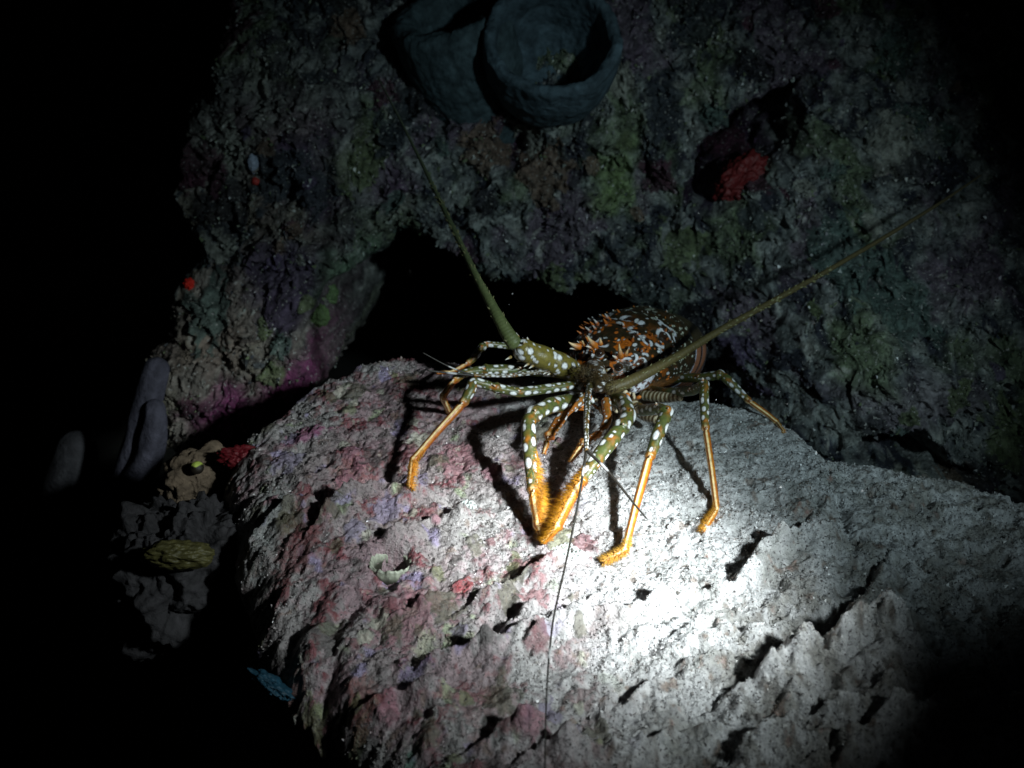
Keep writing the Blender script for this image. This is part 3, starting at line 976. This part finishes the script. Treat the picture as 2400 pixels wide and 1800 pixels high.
# bristles of the leg tips
for (P, R, u, s, T, A, B), (f0, f1, cnt, ln, colr, (tc, tw)) in pads:
    acc = Acc()
    g = np.random.default_rng(int(cnt + 1000 * f0))
    K = int(cnt * 1.6)
    idx = g.integers(int(f0 * (len(u) - 1)), int(f1 * (len(u) - 1)) + 1, K)
    wide = tw + 0.9
    th = tc + g.normal(size=K) * wide
    env = np.sin(np.pi * np.clip((idx / (len(u) - 1) - f0) / (f1 - f0 + 0.12), 0, 1)) ** 0.6
    dirs = np.cos(th)[:, None] * A[idx] + np.sin(th)[:, None] * B[idx]
    base = P[idx] + dirs * R[idx][:, None] * 0.85
    bias = np.exp(-(angd(th, tc) / (tw + 0.8)) ** 2) * 0.7 + 0.3
    L_ = ln * env * bias * g.uniform(0.5, 1.1, K)
    tipd = dirs * 0.85 + T[idx] * 0.55 + g.normal(size=(K, 3)) * 0.16
    tipd /= np.linalg.norm(tipd, axis=1)[:, None]
    tip = base + tipd * L_[:, None]
    side = np.cross(tipd, g.normal(size=(K, 3))); side /= np.linalg.norm(side, axis=1)[:, None]
    s2 = np.cross(tipd, side)
    w = 0.00017
    ring = [base + side * w, base + (-0.5 * side + 0.87 * s2) * w, base + (-0.5 * side - 0.87 * s2) * w]
    VV = np.stack(ring + [tip], 1).reshape(-1, 3)
    b4 = np.arange(K)[:, None] * 4
    F3 = np.concatenate([b4 + np.array([[0, 1, 3]]), b4 + np.array([[1, 2, 3]]), b4 + np.array([[2, 0, 3]])])
    cc = np.asarray(colr)[None] * g.uniform(0.55, 1.2, (K, 1))
    acc.add(VV, None, F3, np.repeat(cc, 4, 0))
    acc.build("bristles", M_HAIR, lob)


# antennae
def ped_colour(seed, base):
    r = random.Random(seed)

    def f(U, TH, R, s):
        Cc = np.broadcast_to(np.asarray(base), U.shape + (3,)).copy()
        nz = perlin(U * 160 + seed, np.cos(TH) * 1.3, np.sin(TH) * 1.3)
        Cc = mix(Cc, np.asarray(base) * 0.55, sstep(0.0, 0.4, nz))
        sp = [(r.uniform(0.003, s[-1]), r.uniform(-2.4, 2.4), q, q * 0.9) for q in [r.choice([0.0008, 0.0012, 0.0017, 0.0023]) for _ in range(44)]]
        return spots_on(Cc, U, TH, R, sp)
    return f


def flag_colour(c0, c1):
    c0, c1 = np.asarray(c0), np.asarray(c1)

    def f(U, TH, R, s):
        k = (U / s[-1])[..., None]
        Cc = c0 * (1 - k) + c1 * k
        ring = 0.93 + 0.07 * np.sin(U * 2600)
        return Cc * ring[..., None] * (0.85 + 0.3 * perlin(U * 60, np.cos(TH), np.sin(TH))[..., None])
    return f


def antenna(ped, flag, pc, fc, seed, thorns=0):
    acc = Acc()
    tube(acc, [j[0] for j in ped], [j[1] for j in ped], ped_colour(seed, pc), n=44, step=0.0005, smooth=0.004,
         wobble=lambda U, TH: 1 + 0.03 * np.sin(U * 400))
    r = random.Random(seed)
    T_ = ped[-1][0] - ped[0][0]; T_ = T_ / np.linalg.norm(T_)
    for k in range(thorns):
        f = r.uniform(0.15, 1.0)
        p = ped[0][0] * (1 - f) + ped[-1][0] * f
        side = np.cross(T_, np.array([r.uniform(-1, 1), -1.0, r.uniform(-0.4, 1.2)])); side /= np.linalg.norm(side)
        side = side * r.choice([-1, 1])
        cone(acc, p + side * ped[1][1] * 0.85, side * 0.8 + T_ * 0.7, r.uniform(0.003, 0.006), 0.0014, [0.3, 0.2, 0.05], [0.85, 0.82, 0.75], n=9)
    o = acc.build("antenna", M_SHELL, lob)
    fa = Acc()
    res = tube(fa, [j[0] for j in flag], [j[1] for j in flag], flag_colour(*fc), n=20, step=0.0006, smooth=0.02,
               wobble=lambda U, TH: 1 + 0.015 * np.sin(U * 2600) + 0.06 * perlin(U * 300, np.cos(TH) * 2, np.sin(TH) * 2))
    P, R, u, s, T, A, B = res
    for k in range(150):                                                     # little thorns along the whip
        q = r.randrange(int(len(u) * 0.02), int(len(u) * 0.55)); th = r.uniform(-3.1, 3.1)
        dr = math.cos(th) * A[q] + math.sin(th) * B[q]
        cone(fa, P[q] + dr * R[q] * 0.8, dr * 0.7 + T[q] * 0.9, 0.0028 * r.uniform(0.5, 1.2), 0.0008, [0.16, 0.15, 0.06], [0.3, 0.3, 0.15], n=6)
    fo = fa.build("flagellum", M_ANT, o)
    fo.location = (0, 0, 0)
    return o


antenna([J(1352, 876, 0.790, 24), J(1325, 860, 0.782, 28), J(1290, 845, 0.775, 28), J(1245, 828, 0.767, 27), J(1207, 812, 0.760, 25)],
        [J(1212, 815, 0.760, 20), J(1190, 785, 0.760, 17), J(1163, 735, 0.768, 13), J(1117, 650, 0.785, 8.5), J(1050, 510, 0.83, 6),
         J(990, 385, 0.875, 4), J(930, 265, 0.92, 2.6), J(885, 180, 0.95, 1.4)],
        [0.19, 0.155, 0.032], ([0.125, 0.155, 0.055], [0.12, 0.14, 0.10]), 5, 16)
antenna([J(1392, 862, 0.795, 25), J(1396, 878, 0.775, 26), J(1405, 895, 0.757, 24), J(1418, 908, 0.748, 20)],
        [J(1415, 912, 0.750, 17), J(1450, 908, 0.748, 15), J(1510, 877, 0.757, 13), J(1585, 837, 0.772, 10.5), J(1680, 778, 0.79, 8.5), J(1800, 712, 0.815, 7),
         J(1930, 640, 0.842, 6), J(2080, 552, 0.875, 5), J(2200, 478, 0.90, 4), J(2300, 410, 0.92, 2)],
        [0.085, 0.055, 0.022], ([0.16, 0.125, 0.045], [0.06, 0.05, 0.025]), 6, 6)
# brown fuzz round the right antenna base
acc = Acc()
g = np.random.default_rng(77)
K = 900
f = g.uniform(0, 1, K)
ctr = at(1345, 868, 0.775)[None] * (1 - f)[:, None] + at(1440, 908, 0.745)[None] * f[:, None]
dirs = g.normal(size=(K, 3)) + np.array([0, -0.7, 0.1]); dirs /= np.linalg.norm(dirs, axis=1)[:, None]
base = ctr + dirs * 0.006 * np.sin(np.pi * (0.15 + 0.7 * f))[:, None]
tip = base + dirs * g.uniform(0.002, 0.005, K)[:, None]
side = np.cross(dirs, g.normal(size=(K, 3))); side /= np.linalg.norm(side, axis=1)[:, None]
s2 = np.cross(dirs, side); w = 0.00025
VV = np.stack([base + side * w, base + (-0.5 * side + 0.87 * s2) * w, base + (-0.5 * side - 0.87 * s2) * w, tip], 1).reshape(-1, 3)
b4 = np.arange(K)[:, None] * 4
acc.add(VV, None, np.concatenate([b4 + np.array([[0, 1, 3]]), b4 + np.array([[1, 2, 3]]), b4 + np.array([[2, 0, 3]])]),
        np.repeat(np.array([[0.11, 0.075, 0.03]]) * g.uniform(0.5, 1.3, (K, 1)), 4, 0))
acc.build("bristles", M_HAIR, lob)


# antennules
def antennule(stalk, branches, col, seed):
    acc = Acc()
    tube(acc, [j[0] for j in stalk], [j[1] for j in stalk], leg_colour(seed, len(stalk) - 1, 0.5, base=np.asarray(col)), n=18, step=0.0006, smooth=0.006)
    o = acc.build("antennule", M_SHELL, lob)
    for b in branches:
        fa = Acc()
        tube(fa, [j[0] for j in b], [j[1] for j in b],
             lambda U, TH, R, s: mix(np.broadcast_to(np.array([0.022, 0.019, 0.015]), U.shape + (3,)), np.array([0.45, 0.45, 0.45]),
                                     sstep(0.985, 0.993, np.sin(U * 46 + 0.8))), n=10, step=0.0012, smooth=0.02)
        fo = fa.build("flagellum", M_ANT, o)
        fo.location = (0, 0, 0)
    return o


antennule([J(1385, 890, 0.765, 8), J(1377, 930, 0.735, 8), J(1374, 990, 0.700, 7), J(1374, 1062, 0.668, 5)],
          [[J(1374, 1058, 0.668, 4), J(1366, 1110, 0.655, 3.2), J(1357, 1170, 0.645, 3), J(1331, 1298, 0.622, 2.6), J(1296, 1450, 0.575, 2.6),
            J(1284, 1565, 0.548, 2.4), J(1279, 1670, 0.522, 2.2), J(1277, 1800, 0.500, 2.2), J(1276, 1880, 0.485, 1.5)],
           [J(1374, 1055, 0.668, 4), J(1415, 1092, 0.660, 3.6), J(1455, 1140, 0.652, 3.2), J(1491, 1188, 0.645, 2.8), J(1518, 1218, 0.64, 1.6)]],
          [0.05, 0.045, 0.02], 131)
antennule([J(1350, 870, 0.785, 6), J(1290, 868, 0.775, 6), J(1200, 880, 0.768, 5), J(1110, 880, 0.762, 4)],
          [[J(1112, 880, 0.762, 2.4), J(1062, 866, 0.758, 1.8), J(990, 826, 0.752, 1.4)],
           [J(1112, 880, 0.762, 3.2), J(1050, 874, 0.756, 2.6), J(1000, 868, 0.75, 2.2)]],
          [0.06, 0.045, 0.02], 141)


# eyes with their stalked horns over them
def ball(acc, c, r, colour, nu=26, nv=40, squash=(1, 1, 1)):
    a = np.linspace(0.02, math.pi - 0.02, nu); b = np.linspace(-math.pi, math.pi, nv, endpoint=False)
    Aa, Bb = np.meshgrid(a, b, indexing='ij')
    N_ = np.stack([np.sin(Aa) * np.cos(Bb), np.sin(Aa) * np.sin(Bb), np.cos(Aa)], -1)
    Vv = c + r * N_ * np.asarray(squash)
    Cc = colour(N_) if callable(colour) else np.broadcast_to(np.asarray(colour, float), N_.shape)
    acc.add(Vv, grid_faces(nu, nv, True), None, Cc)


for (px, py, d, rp) in ((1405, 828, 0.778, 12), (1450, 862, 0.775, 11)):
    acc = Acc()
    c = at(px, py, d)
    view = np.array([-0.15, -0.85, 0.5])

    def eye_col(N_, v=view):
        k = N_ @ (v / np.linalg.norm(v))
        C_ = np.broadcast_to(np.array([0.05, 0.025, 0.012]), N_.shape).copy()
        C_ = mix(C_, np.array([0.02, 0.012, 0.01]), sstep(0.8, 0.9, k))
        ringw = sstep(0.55, 0.48, k) * sstep(0.15, 0.30, -N_[..., 2] + 0.15)
        return mix(C_, np.array([0.75, 0.77, 0.82]), ringw)
    ball(acc, c, rp * pxm(d), eye_col)
    acc.build("eye", M_EYE, lob)
for (px, py, d, dx, dz) in ((1398, 812, 0.785, -0.75, 0.65), (1455, 838, 0.785, -0.2, 0.8), (1362, 812, 0.79, -0.9, 0.15)):
    acc = Acc()
    b_ = at(px, py, d)
    dv = np.array([dx, -0.55, dz])
    cone(acc, b_, dv, 0.0115, 0.0032, [0.60, 0.17, 0.015], [0.85, 0.62, 0.35], n=18, curve=[0.0, 0.1, 0.35])
    cone(acc, b_ + np.array([0.003, 0.0, 0.001]), dv + np.array([0.5, 0.0, 0.5]), 0.008, 0.0024, [0.62, 0.18, 0.015], [0.85, 0.6, 0.3], n=12)
    cone(acc, b_ + np.array([-0.002, 0.0, -0.001]), dv + np.array([-0.6, 0.0, -0.1]), 0.007, 0.0022, [0.62, 0.18, 0.015], [0.85, 0.8, 0.7], n=12)
    acc.build("horn", M_SHELL, lob)


# ------------------------------------------------------------------ sponges and crusts
def thing_mesh(name, acc, mat, label, cat, group=None):
    o = acc.build(name, mat)
    V_ = np.concatenate(acc.V)
    c = np.array([V_[:, 0].mean(), V_[:, 1].mean(), V_[:, 2].min()])
    o.data.transform(__import__("mathutils").Matrix.Translation(-c))
    o.location = c
    return tag(o, label, cat, group)


def blob(acc, c, r, axes, colour, seed, amp=0.25, freq=2.0, nu=60, nv=90):
    """a lumpy closed body; axes = 3 vectors"""
    a = np.linspace(0.02, math.pi - 0.02, nu); b = np.linspace(-math.pi, math.pi, nv, endpoint=False)
    Aa, Bb = np.meshgrid(a, b, indexing='ij')
    N_ = np.stack([np.sin(Aa) * np.cos(Bb), np.sin(Aa) * np.sin(Bb), np.cos(Aa)], -1)
    k = 1 + amp * fbm(N_[..., 0], N_[..., 1], N_[..., 2], freq, 4, 0.55, seed)
    Vv = c + r * k[..., None] * (N_[..., :1] * axes[0] + N_[..., 1:2] * axes[1] + N_[..., 2:] * axes[2])
    nn = fbm(N_[..., 0], N_[..., 1], N_[..., 2], freq * 3, 3, 0.6, seed + 9)
    Cc = np.asarray(colour) * (1 + 0.5 * nn[..., None])
    acc.add(Vv, grid_faces(nu, nv, True), None, np.clip(Cc, 0.005, 0.8))


WN = np.array([0, -0.82, 0.57]); WU = np.array([0, 0.57, 0.82])                # wall normal / up along the wall


def cup(name, c, axis, r_out, r_in, depth, colour, seed, label):
    """barrel sponge: outer wall, rounded rim, hollow inside"""
    acc = Acc()
    axis = np.asarray(axis, float); axis /= np.linalg.norm(axis)
    s1 = np.cross(axis, np.array([0, 0, 1.0])); s1 /= np.linalg.norm(s1); s2 = np.cross(axis, s1)
    rm = (r_out + r_in) / 2; rw_ = (r_out - r_in) / 2
    prof = [(r_out * 0.62, -depth * 1.1), (r_out * 0.86, -depth * 0.75), (r_out * 0.99, -depth * 0.4), (r_out, -depth * 0.15)]
    prof += [(rm + rw_ * math.cos(a), rw_ * 0.9 * math.sin(a)) for a in np.linspace(0.1, math.pi - 0.1, 9)]
    prof += [(r_in * 0.97, -depth * 0.25), (r_in * 0.85, -depth * 0.5), (r_in * 0.6, -depth * 0.75), (0.002, -depth * 0.85)]
    prof = np.array(prof)
    s = np.concatenate([[0], np.cumsum(np.linalg.norm(np.diff(prof, axis=0), axis=1))])
    u = np.linspace(0, s[-1], 170)
    pr = np.interp(u, s, prof[:, 0]); pz = np.interp(u, s, prof[:, 1])
    th = np.linspace(0, 2 * math.pi, 240, endpoint=False)
    R_, TH = np.meshgrid(pr, th, indexing='ij'); Z_ = np.broadcast_to(pz[:, None], R_.shape)
    wob = 1 + 0.10 * perlin(np.cos(TH) * 1.6 + seed, np.sin(TH) * 1.6, Z_ * 10) + 0.03 * perlin(np.cos(TH) * 7 + seed, np.sin(TH) * 7, Z_ * 60)
    Vv = c + (R_ * wob * np.cos(TH))[..., None] * s1 + (R_ * wob * np.sin(TH))[..., None] * s2 + Z_[..., None] * axis
    nn = fbm(Vv[..., 0], Vv[..., 1], Vv[..., 2], 60, 4, 0.6, seed)
    Vv = Vv + (0.004 * nn)[..., None] * axis + (0.0018 * fbm(Vv[..., 0], Vv[..., 1], Vv[..., 2], 150, 3, 0.6, seed))[..., None] * np.array([0, -1, 0])
    Cc = np.clip(np.asarray(colour) * (1 + 0.7 * nn[..., None]), 0.01, 0.7)
    acc.add(Vv, grid_faces(170, 240, True), None, Cc)
    return thing_mesh(name, acc, M_SPONGE, label, "sponge")


cup("barrel_sponge", at(1296, 90, 1.0), (0.02, -0.74, 0.66), 0.064, 0.052, 0.085, [0.065, 0.10, 0.12], 3.0,
    "blue-grey barrel sponge with a wide dark mouth high on the reef wall")
cup("barrel_sponge", at(1060, 45, 1.05), (-0.25, -0.35, 0.9), 0.062, 0.036, 0.12, [0.055, 0.085, 0.095], 8.0,
    "blunt grey-green barrel sponge tucked to the left behind the open-mouthed one")

# lilac-grey finger sponges at the dark left edge
acc = Acc()
fc = np.array([0.08, 0.078, 0.105])
for pl in ([(250, 1330, 0.97, 60), (270, 1220, 0.96, 52), (310, 1110, 0.95, 44), (335, 1000, 0.94, 36), (350, 920, 0.93, 33), (372, 850, 0.93, 30), (376, 838, 0.93, 22)],
           [(290, 1180, 0.95, 40), (345, 1090, 0.93, 34), (368, 1000, 0.92, 30), (362, 945, 0.92, 24), (360, 935, 0.92, 16)]):
    pts = [at(a, b, d) for a, b, d, r in pl]; rad = [r * pxm(d) for a, b, d, r in pl]
    tube(acc, pts, rad, lambda U, TH, R, s: np.clip(fc * (1 + 0.5 * perlin(U * 60, np.cos(TH) * 2, np.sin(TH) * 2)[..., None]), 0.01, 1),
         n=60, step=0.0015, smooth=0.03, wobble=lambda U, TH: 1 + 0.16 * perlin(U * 40, np.cos(TH) * 1.2, np.sin(TH) * 1.2))
thing_mesh("finger_sponge", acc, M_SPONGE, "lilac-grey finger sponge with two blunt lobes beside the left rock face", "sponge")
acc = Acc()
for pl in ([(120, 1400, 1.06, 75), (150, 1250, 1.04, 70), (170, 1120, 1.02, 58), (180, 1040, 1.01, 46), (184, 1010, 1.01, 30)],):
    pts = [at(a, b, d) for a, b, d, r in pl]; rad = [r * pxm(d) for a, b, d, r in pl]
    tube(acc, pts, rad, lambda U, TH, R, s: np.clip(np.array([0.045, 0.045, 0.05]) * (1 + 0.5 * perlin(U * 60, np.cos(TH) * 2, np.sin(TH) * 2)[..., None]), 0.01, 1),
         n=60, step=0.0015, smooth=0.03, wobble=lambda U, TH: 1 + 0.18 * perlin(U * 30 + 4, np.cos(TH) * 1.2, np.sin(TH) * 1.2))
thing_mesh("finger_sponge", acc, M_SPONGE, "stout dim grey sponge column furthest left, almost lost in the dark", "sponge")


def crust(name, px, py, rx, ry, thick, colour, seed, label, cat, on='wall', rot=0.0, amp=0.45, mat=None, d=None):
    """low lumpy crust lying on the wall or boulder"""
    acc = Acc()
    if d is not None:
        p = at(px, py, d)
    elif on == 'wall':
        p, d = wall_hit(px, py)
    else:
        p = foot(px, py); d = (p - CAM) @ FWD
    s = pxm(d)
    nrm = WN if on == 'wall' else np.array([0.0, -0.15, 0.99])
    u1 = np.array([math.cos(rot), 0, 0]) + math.sin(rot) * (WU if on == 'wall' else np.array([0, 1.0, 0.15]))
    u2 = np.cross(nrm, u1)
    k = 1.0 if on == 'wall' else 1.6
    blob(acc, p - nrm * thick * 0.15, 1.0, (u1 * rx * s, u2 * ry * s * k, nrm * thick), colour, seed, amp, 2.2)
    return thing_mesh(name, acc, mat or M_SOFT, label, cat)


crust("red_sponge", 1735, 418, 70, 46, 0.018, [0.15, 0.016, 0.016], 2.0, "dull red sponge lump at the edge of the dark hollow on the right wall", "sponge", rot=0.7)
crust("red_sponge", 562, 1072, 50, 26, 0.006, [0.11, 0.005, 0.009], 4.0, "crimson sponge crust under the purple ledge on the left", "sponge", d=0.775)
crust("red_sponge", 440, 668, 13, 16, 0.007, [0.75, 0.03, 0.015], 6.0, "tiny bright red sponge on the left rim of the rock face", "sponge")
acc = Acc()
pr = at(445, 1360, 0.755); s = pxm(0.755)
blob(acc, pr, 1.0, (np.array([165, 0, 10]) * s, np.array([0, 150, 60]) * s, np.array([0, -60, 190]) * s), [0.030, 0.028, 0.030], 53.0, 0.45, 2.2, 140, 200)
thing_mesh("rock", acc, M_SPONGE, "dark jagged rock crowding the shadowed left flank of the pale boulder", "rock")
crust("yellow_sponge", 415, 1300, 82, 34, 0.016, [0.07, 0.063, 0.02], 14.0, "mustard yellow sponge low in the gloom left of the boulder", "sponge", d=0.685, amp=0.28)
crust("green_tunicate", 778, 690, 18, 24, 0.012, [0.13, 0.20, 0.085], 16.0, "upper pale green tunicate at the lip of the dark crevice", "tunicate", amp=0.3)
crust("green_tunicate", 752, 742, 24, 26, 0.012, [0.13, 0.20, 0.08], 18.0, "lower, larger pale green tunicate at the lip of the dark crevice", "tunicate", amp=0.3)
crust("blue_sponge", 636, 1606, 55, 17, 0.010, [0.010, 0.05, 0.08], 22.0, "turquoise sponge strip clinging below the boulder's left flank", "sponge", d=0.605, rot=-0.6)
crust("grey_sponge", 425, 905, 0.1, 0.1, 0.0001, [0.1, 0.1, 0.1], 1.0, "x", "x", d=0.9) if False else None

# brown encrusting sponge with a round opening
acc = Acc()
p = at(470, 1120, 0.80); s = pxm(0.80)
u1, u2, nn_ = np.array([0.96, 0.2, 0.1]), np.array([-0.1, 0.45, 0.88]), np.array([0.1, -0.85, 0.5])
blob(acc, p, 1.0, (u1 * 95 * s, u2 * 74 * s, nn_ * 0.016), [0.15, 0.11, 0.075], 31.0, 0.38, 1.6, 80, 120)
bs = thing_mesh("brown_sponge", acc, M_SPONGE, "brownish flap-like sponge with one yellow-green vent beside the crimson crust", "sponge")
acc = Acc()
ctr = at(460, 1096, 0.775)
ang = np.linspace(0, 2 * math.pi, 48, endpoint=False)
ring = [ctr + (math.cos(a) * u1 * 15 + math.sin(a) * u2 * 13) * s for a in ang]
tube(acc, [ctr - nn_ * 0.008, ctr - nn_ * 0.003, ctr + nn_ * 0.0015], [15 * s, 15 * s, 13 * s],
     lambda U, TH, R, q: mix(np.broadcast_to(np.array([0.02, 0.015, 0.01]), U.shape + (3,)), np.array([0.45, 0.55, 0.10]), sstep(0.35, 0.6, np.cos(TH))),  # lit upper inner wall and shaded hollow of the vent painted as colour
     n=40, step=0.0006, smooth=0.001, ref=u2)
vo = acc.build("vent", M_SOFT, bs)
vo.location = -np.array(bs.location)

# worm tube sunk in the boulder: a deep oval shaft with a broken pale rim
acc = Acc()
c = on_slab(915, 1318)
ang = np.linspace(0, 2 * math.pi, 120, endpoint=False)
RIMZ = float(np.mean(slab_h(c[0] + 0.019 * np.cos(ang), c[1] + 0.016 * np.sin(ang), False))) - 0.0012
prof = [(1.22, -0.012), (1.22, -0.004), (1.18, 0.0012), (1.08, 0.0022), (0.98, 0.0012), (0.93, -0.004), (0.88, -0.014), (0.8, -0.03), (0.02, -0.034)]
u = np.linspace(0, len(prof) - 1, 90)
pr = np.interp(u, range(len(prof)), [p[0] for p in prof]); pz = np.interp(u, range(len(prof)), [p[1] for p in prof])
PR, AN = np.meshgrid(pr, ang, indexing='ij')
PZ = np.broadcast_to(pz[:, None], PR.shape)
nz1 = perlin(np.cos(AN) * 3.5, np.sin(AN) * 3.5, PZ * 60)
nz2 = perlin(np.cos(AN) * 9, np.sin(AN) * 9, PZ * 300)
rimw = sstep(-0.010, 0.0, PZ)
rad_ = PR * (1 + 0.10 * nz1 + 0.05 * nz2)
VV = np.stack([c[0] + 0.0115 * rad_ * np.cos(AN), c[1] + 0.0098 * rad_ * np.sin(AN),
               RIMZ + SL * 0.0098 * np.sin(AN) + PZ + rimw * (0.0030 * nz1 + 0.0012 * nz2 - 0.0014 * (1 + np.sin(AN + 0.4)))], -1)
CC = mix(np.broadcast_to(np.array([0.02, 0.02, 0.012]), PR.shape + (3,)), np.array([0.40, 0.42, 0.33]), sstep(-0.006, 0.0, PZ) * (0.75 + 0.6 * nz2).clip(0, 1))  # shade down the shaft painted near-black, below the pale rim colour
acc.add(VV, grid_faces(90, 120, True), None, CC)
thing_mesh("worm_tube", acc, M_RIM, "dark oval burrow with a broken pale rim sunk in the mauve side of the boulder", "worm tube")


# lacy white bryozoan patches with rows of dark pores
def lace(px, py, rx, ry, label):
    acc = Acc()
    c = on_slab(px, py); s = pxm((c - CAM) @ FWD)
    a = np.linspace(-1, 1, 110); b = np.linspace(-1, 1, 110)
    Aa, Bb = np.meshgrid(a, b)
    # disc mapping
    Xd = Aa * np.sqrt(1 - Bb ** 2 / 2); Yd = Bb * np.sqrt(1 - Aa ** 2 / 2)
    rr_ = np.hypot(Xd, Yd)
    k = 1 + 0.45 * perlin(Xd * 1.6, Yd * 1.6, 0 * Xd + px * 0.37)
    xw = c[0] + Xd * k * rx * s; yw = c[1] + Yd * k * ry * s * 1.75
    zw = slab_h(xw, yw)
    zb = (zw + np.pad(zw, 1, mode='edge')[:-2, 1:-1] + np.pad(zw, 1, mode='edge')[2:, 1:-1]) / 3
    zz = zb + 0.0016 * sstep(1.0, 0.86, rr_) - 0.0012 * sstep(0.9, 1.0, rr_)
    gx = (xw - c[0]) / 0.0024; gy = (yw - c[1]) / 0.0030
    row = np.round(gy)
    fx = gx + 0.5 * (row % 2); fx = fx - np.round(fx); fy = gy - row
    pore = sstep(0.34, 0.22, np.hypot(fx, fy))
    zz = zz - 0.0005 * pore
    Cc = mix(np.broadcast_to(np.array([0.52, 0.55, 0.53]), xw.shape + (3,)), np.array([0.10, 0.11, 0.10]), pore * 0.9)
    acc.add(np.stack([xw, yw, zz], -1), grid_faces(110, 110), None, Cc)
    return thing_mesh("bryozoan", acc, M_RIM, label, "bryozoan")


lace(1325, 1308, 48, 24, "lacy white pored crust under the long antennule near the lobster's front feet")
lace(1095, 1195, 20, 9, "faint lacy pored crust on the boulder left of the lobster's leg shadow")

# small pale snail with a red foot on the left face
acc = Acc()
p, dd = wall_hit(597, 385); s = pxm(dd)
blob(acc, p, 1.0, (np.array([11, 0, 2]) * s, np.array([2, 12, 6]) * s, np.array([-3, -4, 22]) * s), [0.38, 0.44, 0.55], 3.0, 0.25, 1.6, 40, 60)
sn = thing_mesh("sea_snail", acc, M_RIM, "little blue-white sea snail with a red foot on the left rock face", "snail")
acc = Acc()
blob(acc, wall_hit(594, 424)[0], 1.0, (np.array([10, 0, 0]) * s, np.array([0, 8, 0]) * s, np.array([0, 0, 9]) * s), [0.5, 0.05, 0.04], 7.0, 0.3, 1.6, 30, 40)
ft = acc.build("foot", M_SOFT, sn)
ft.location = -np.array(sn.location)

# ------------------------------------------------------------------ gritty turf on the boulder, crusty growth on the wall
def grains(name, P, size, colour, mat, seed):
    g = np.random.default_rng(seed)
    K = len(P)
    D = g.normal(size=(K, 4, 3))
    D -= D.mean(axis=1, keepdims=True)
    D /= np.linalg.norm(D, axis=2, keepdims=True)
    VV = (P[:, None] + D * size[:, None, None] * g.uniform(0.6, 1.3, (K, 4, 1))).reshape(-1, 3)
    b = np.arange(K)[:, None] * 4
    F3 = np.concatenate([b + np.array([[0, 1, 2]]), b + np.array([[0, 2, 3]]), b + np.array([[0, 3, 1]]), b + np.array([[1, 3, 2]])])
    me = mesh_np(name, VV, [F3], np.repeat(colour, 4, 0), mat, smooth=False)
    return tag(link(name, me), kind="stuff")


M_GRIT = material("grit", 0.35, 0.6, (0.8, 1.2), 200.0, ())
g = np.random.default_rng(12)
K = 150000
gx = g.uniform(-0.24, 0.40, K); gy = g.uniform(0.36, 0.86, K)
dens = fbm(gx, gy, 0 * gx, 30, 3, 0.6, 77.0)
keep = g.uniform(0, 1, K) < np.clip(0.55 + 1.6 * dens, 0.08, 1)
gx, gy = gx[keep], gy[keep]
gz = slab_h(gx, gy)
ok = gz > plane_z(gx, gy) - 0.028
gx, gy, gz = gx[ok], gy[ok], gz[ok]
K = len(gx)
tint = g.uniform(0, 1, (K, 1))
lf = sstep(0.10, -0.06, gx)[:, None]
cc = np.where(tint < 0.72, np.array([[0.58, 0.59, 0.59]]), np.where(tint < 0.9, np.array([[0.30, 0.28, 0.26]]), np.array([[0.10, 0.09, 0.08]])))
loc = CB[np.clip(np.searchsorted(BY, gy), 0, len(BY) - 1), np.clip(np.searchsorted(BX, gx), 0, len(BX) - 1)]
cc = np.where(tint < 0.8, loc * 1.1, cc)
grains("algal_turf", np.stack([gx, gy, gz + 0.0002], 1), g.uniform(0.0004, 0.0011, K) * (1 + 0.5 * (g.uniform(0, 1, K) > 0.95)), cc * g.uniform(0.7, 1.15, (K, 1)), M_GRIT, 5)

ny, nx = XD.shape
K = 90000
iy = g.integers(60, 620, K); ix = g.integers(110, 1040, K)
Pw_ = np.stack([XD[iy, ix], Yw[iy, ix] - 0.0006, ZD[iy, ix]], 1) + g.normal(size=(K, 3)) * 0.0006
cl = fbm(Pw_[:, 0], Pw_[:, 2], Pw_[:, 1], 26, 3, 0.6, 7.0)
keep = (g.uniform(0, 1, K) < np.clip(0.4 + 1.8 * cl, 0.04, 1)) & (Yw[iy, ix] < wall_y(ZD[iy, ix]) + 0.12)
Pw_ = Pw_[keep]; cl = cl[keep]; K = len(Pw_)
t_ = g.uniform(0, 1, (K, 1))
base_c = CW[iy, ix][keep]
cc = np.where(t_ < 0.75, base_c * 1.15, np.where(t_ < 0.8, np.array([[0.26, 0.29, 0.26]]), np.where(t_ < 0.86, np.array([[0.16, 0.20, 0.11]]), np.where(t_ < 0.95, np.array([[0.06, 0.065, 0.075]]), np.array([[0.45, 0.46, 0.42]])))))
grains("encrusting_growth", Pw_, g.uniform(0.0010, 0.0028, K), cc * g.uniform(0.5, 1.2, (K, 1)), M_GRIT, 6)

# motes drifting in the water in front of the crevice
g = np.random.default_rng(31)
pts = []
for k in range(70):
    pts.append(at(g.uniform(650, 2050), g.uniform(300, 1250), g.uniform(0.42, 0.74)))
pts = np.array(pts)
pts = pts[pts[:, 2] > slab_h(pts[:, 0], pts[:, 1]) + 0.02]
grains("drifting_motes", pts, g.uniform(0.00018, 0.00045, len(pts)), np.full((len(pts), 3), 0.5), M_GRIT, 9)
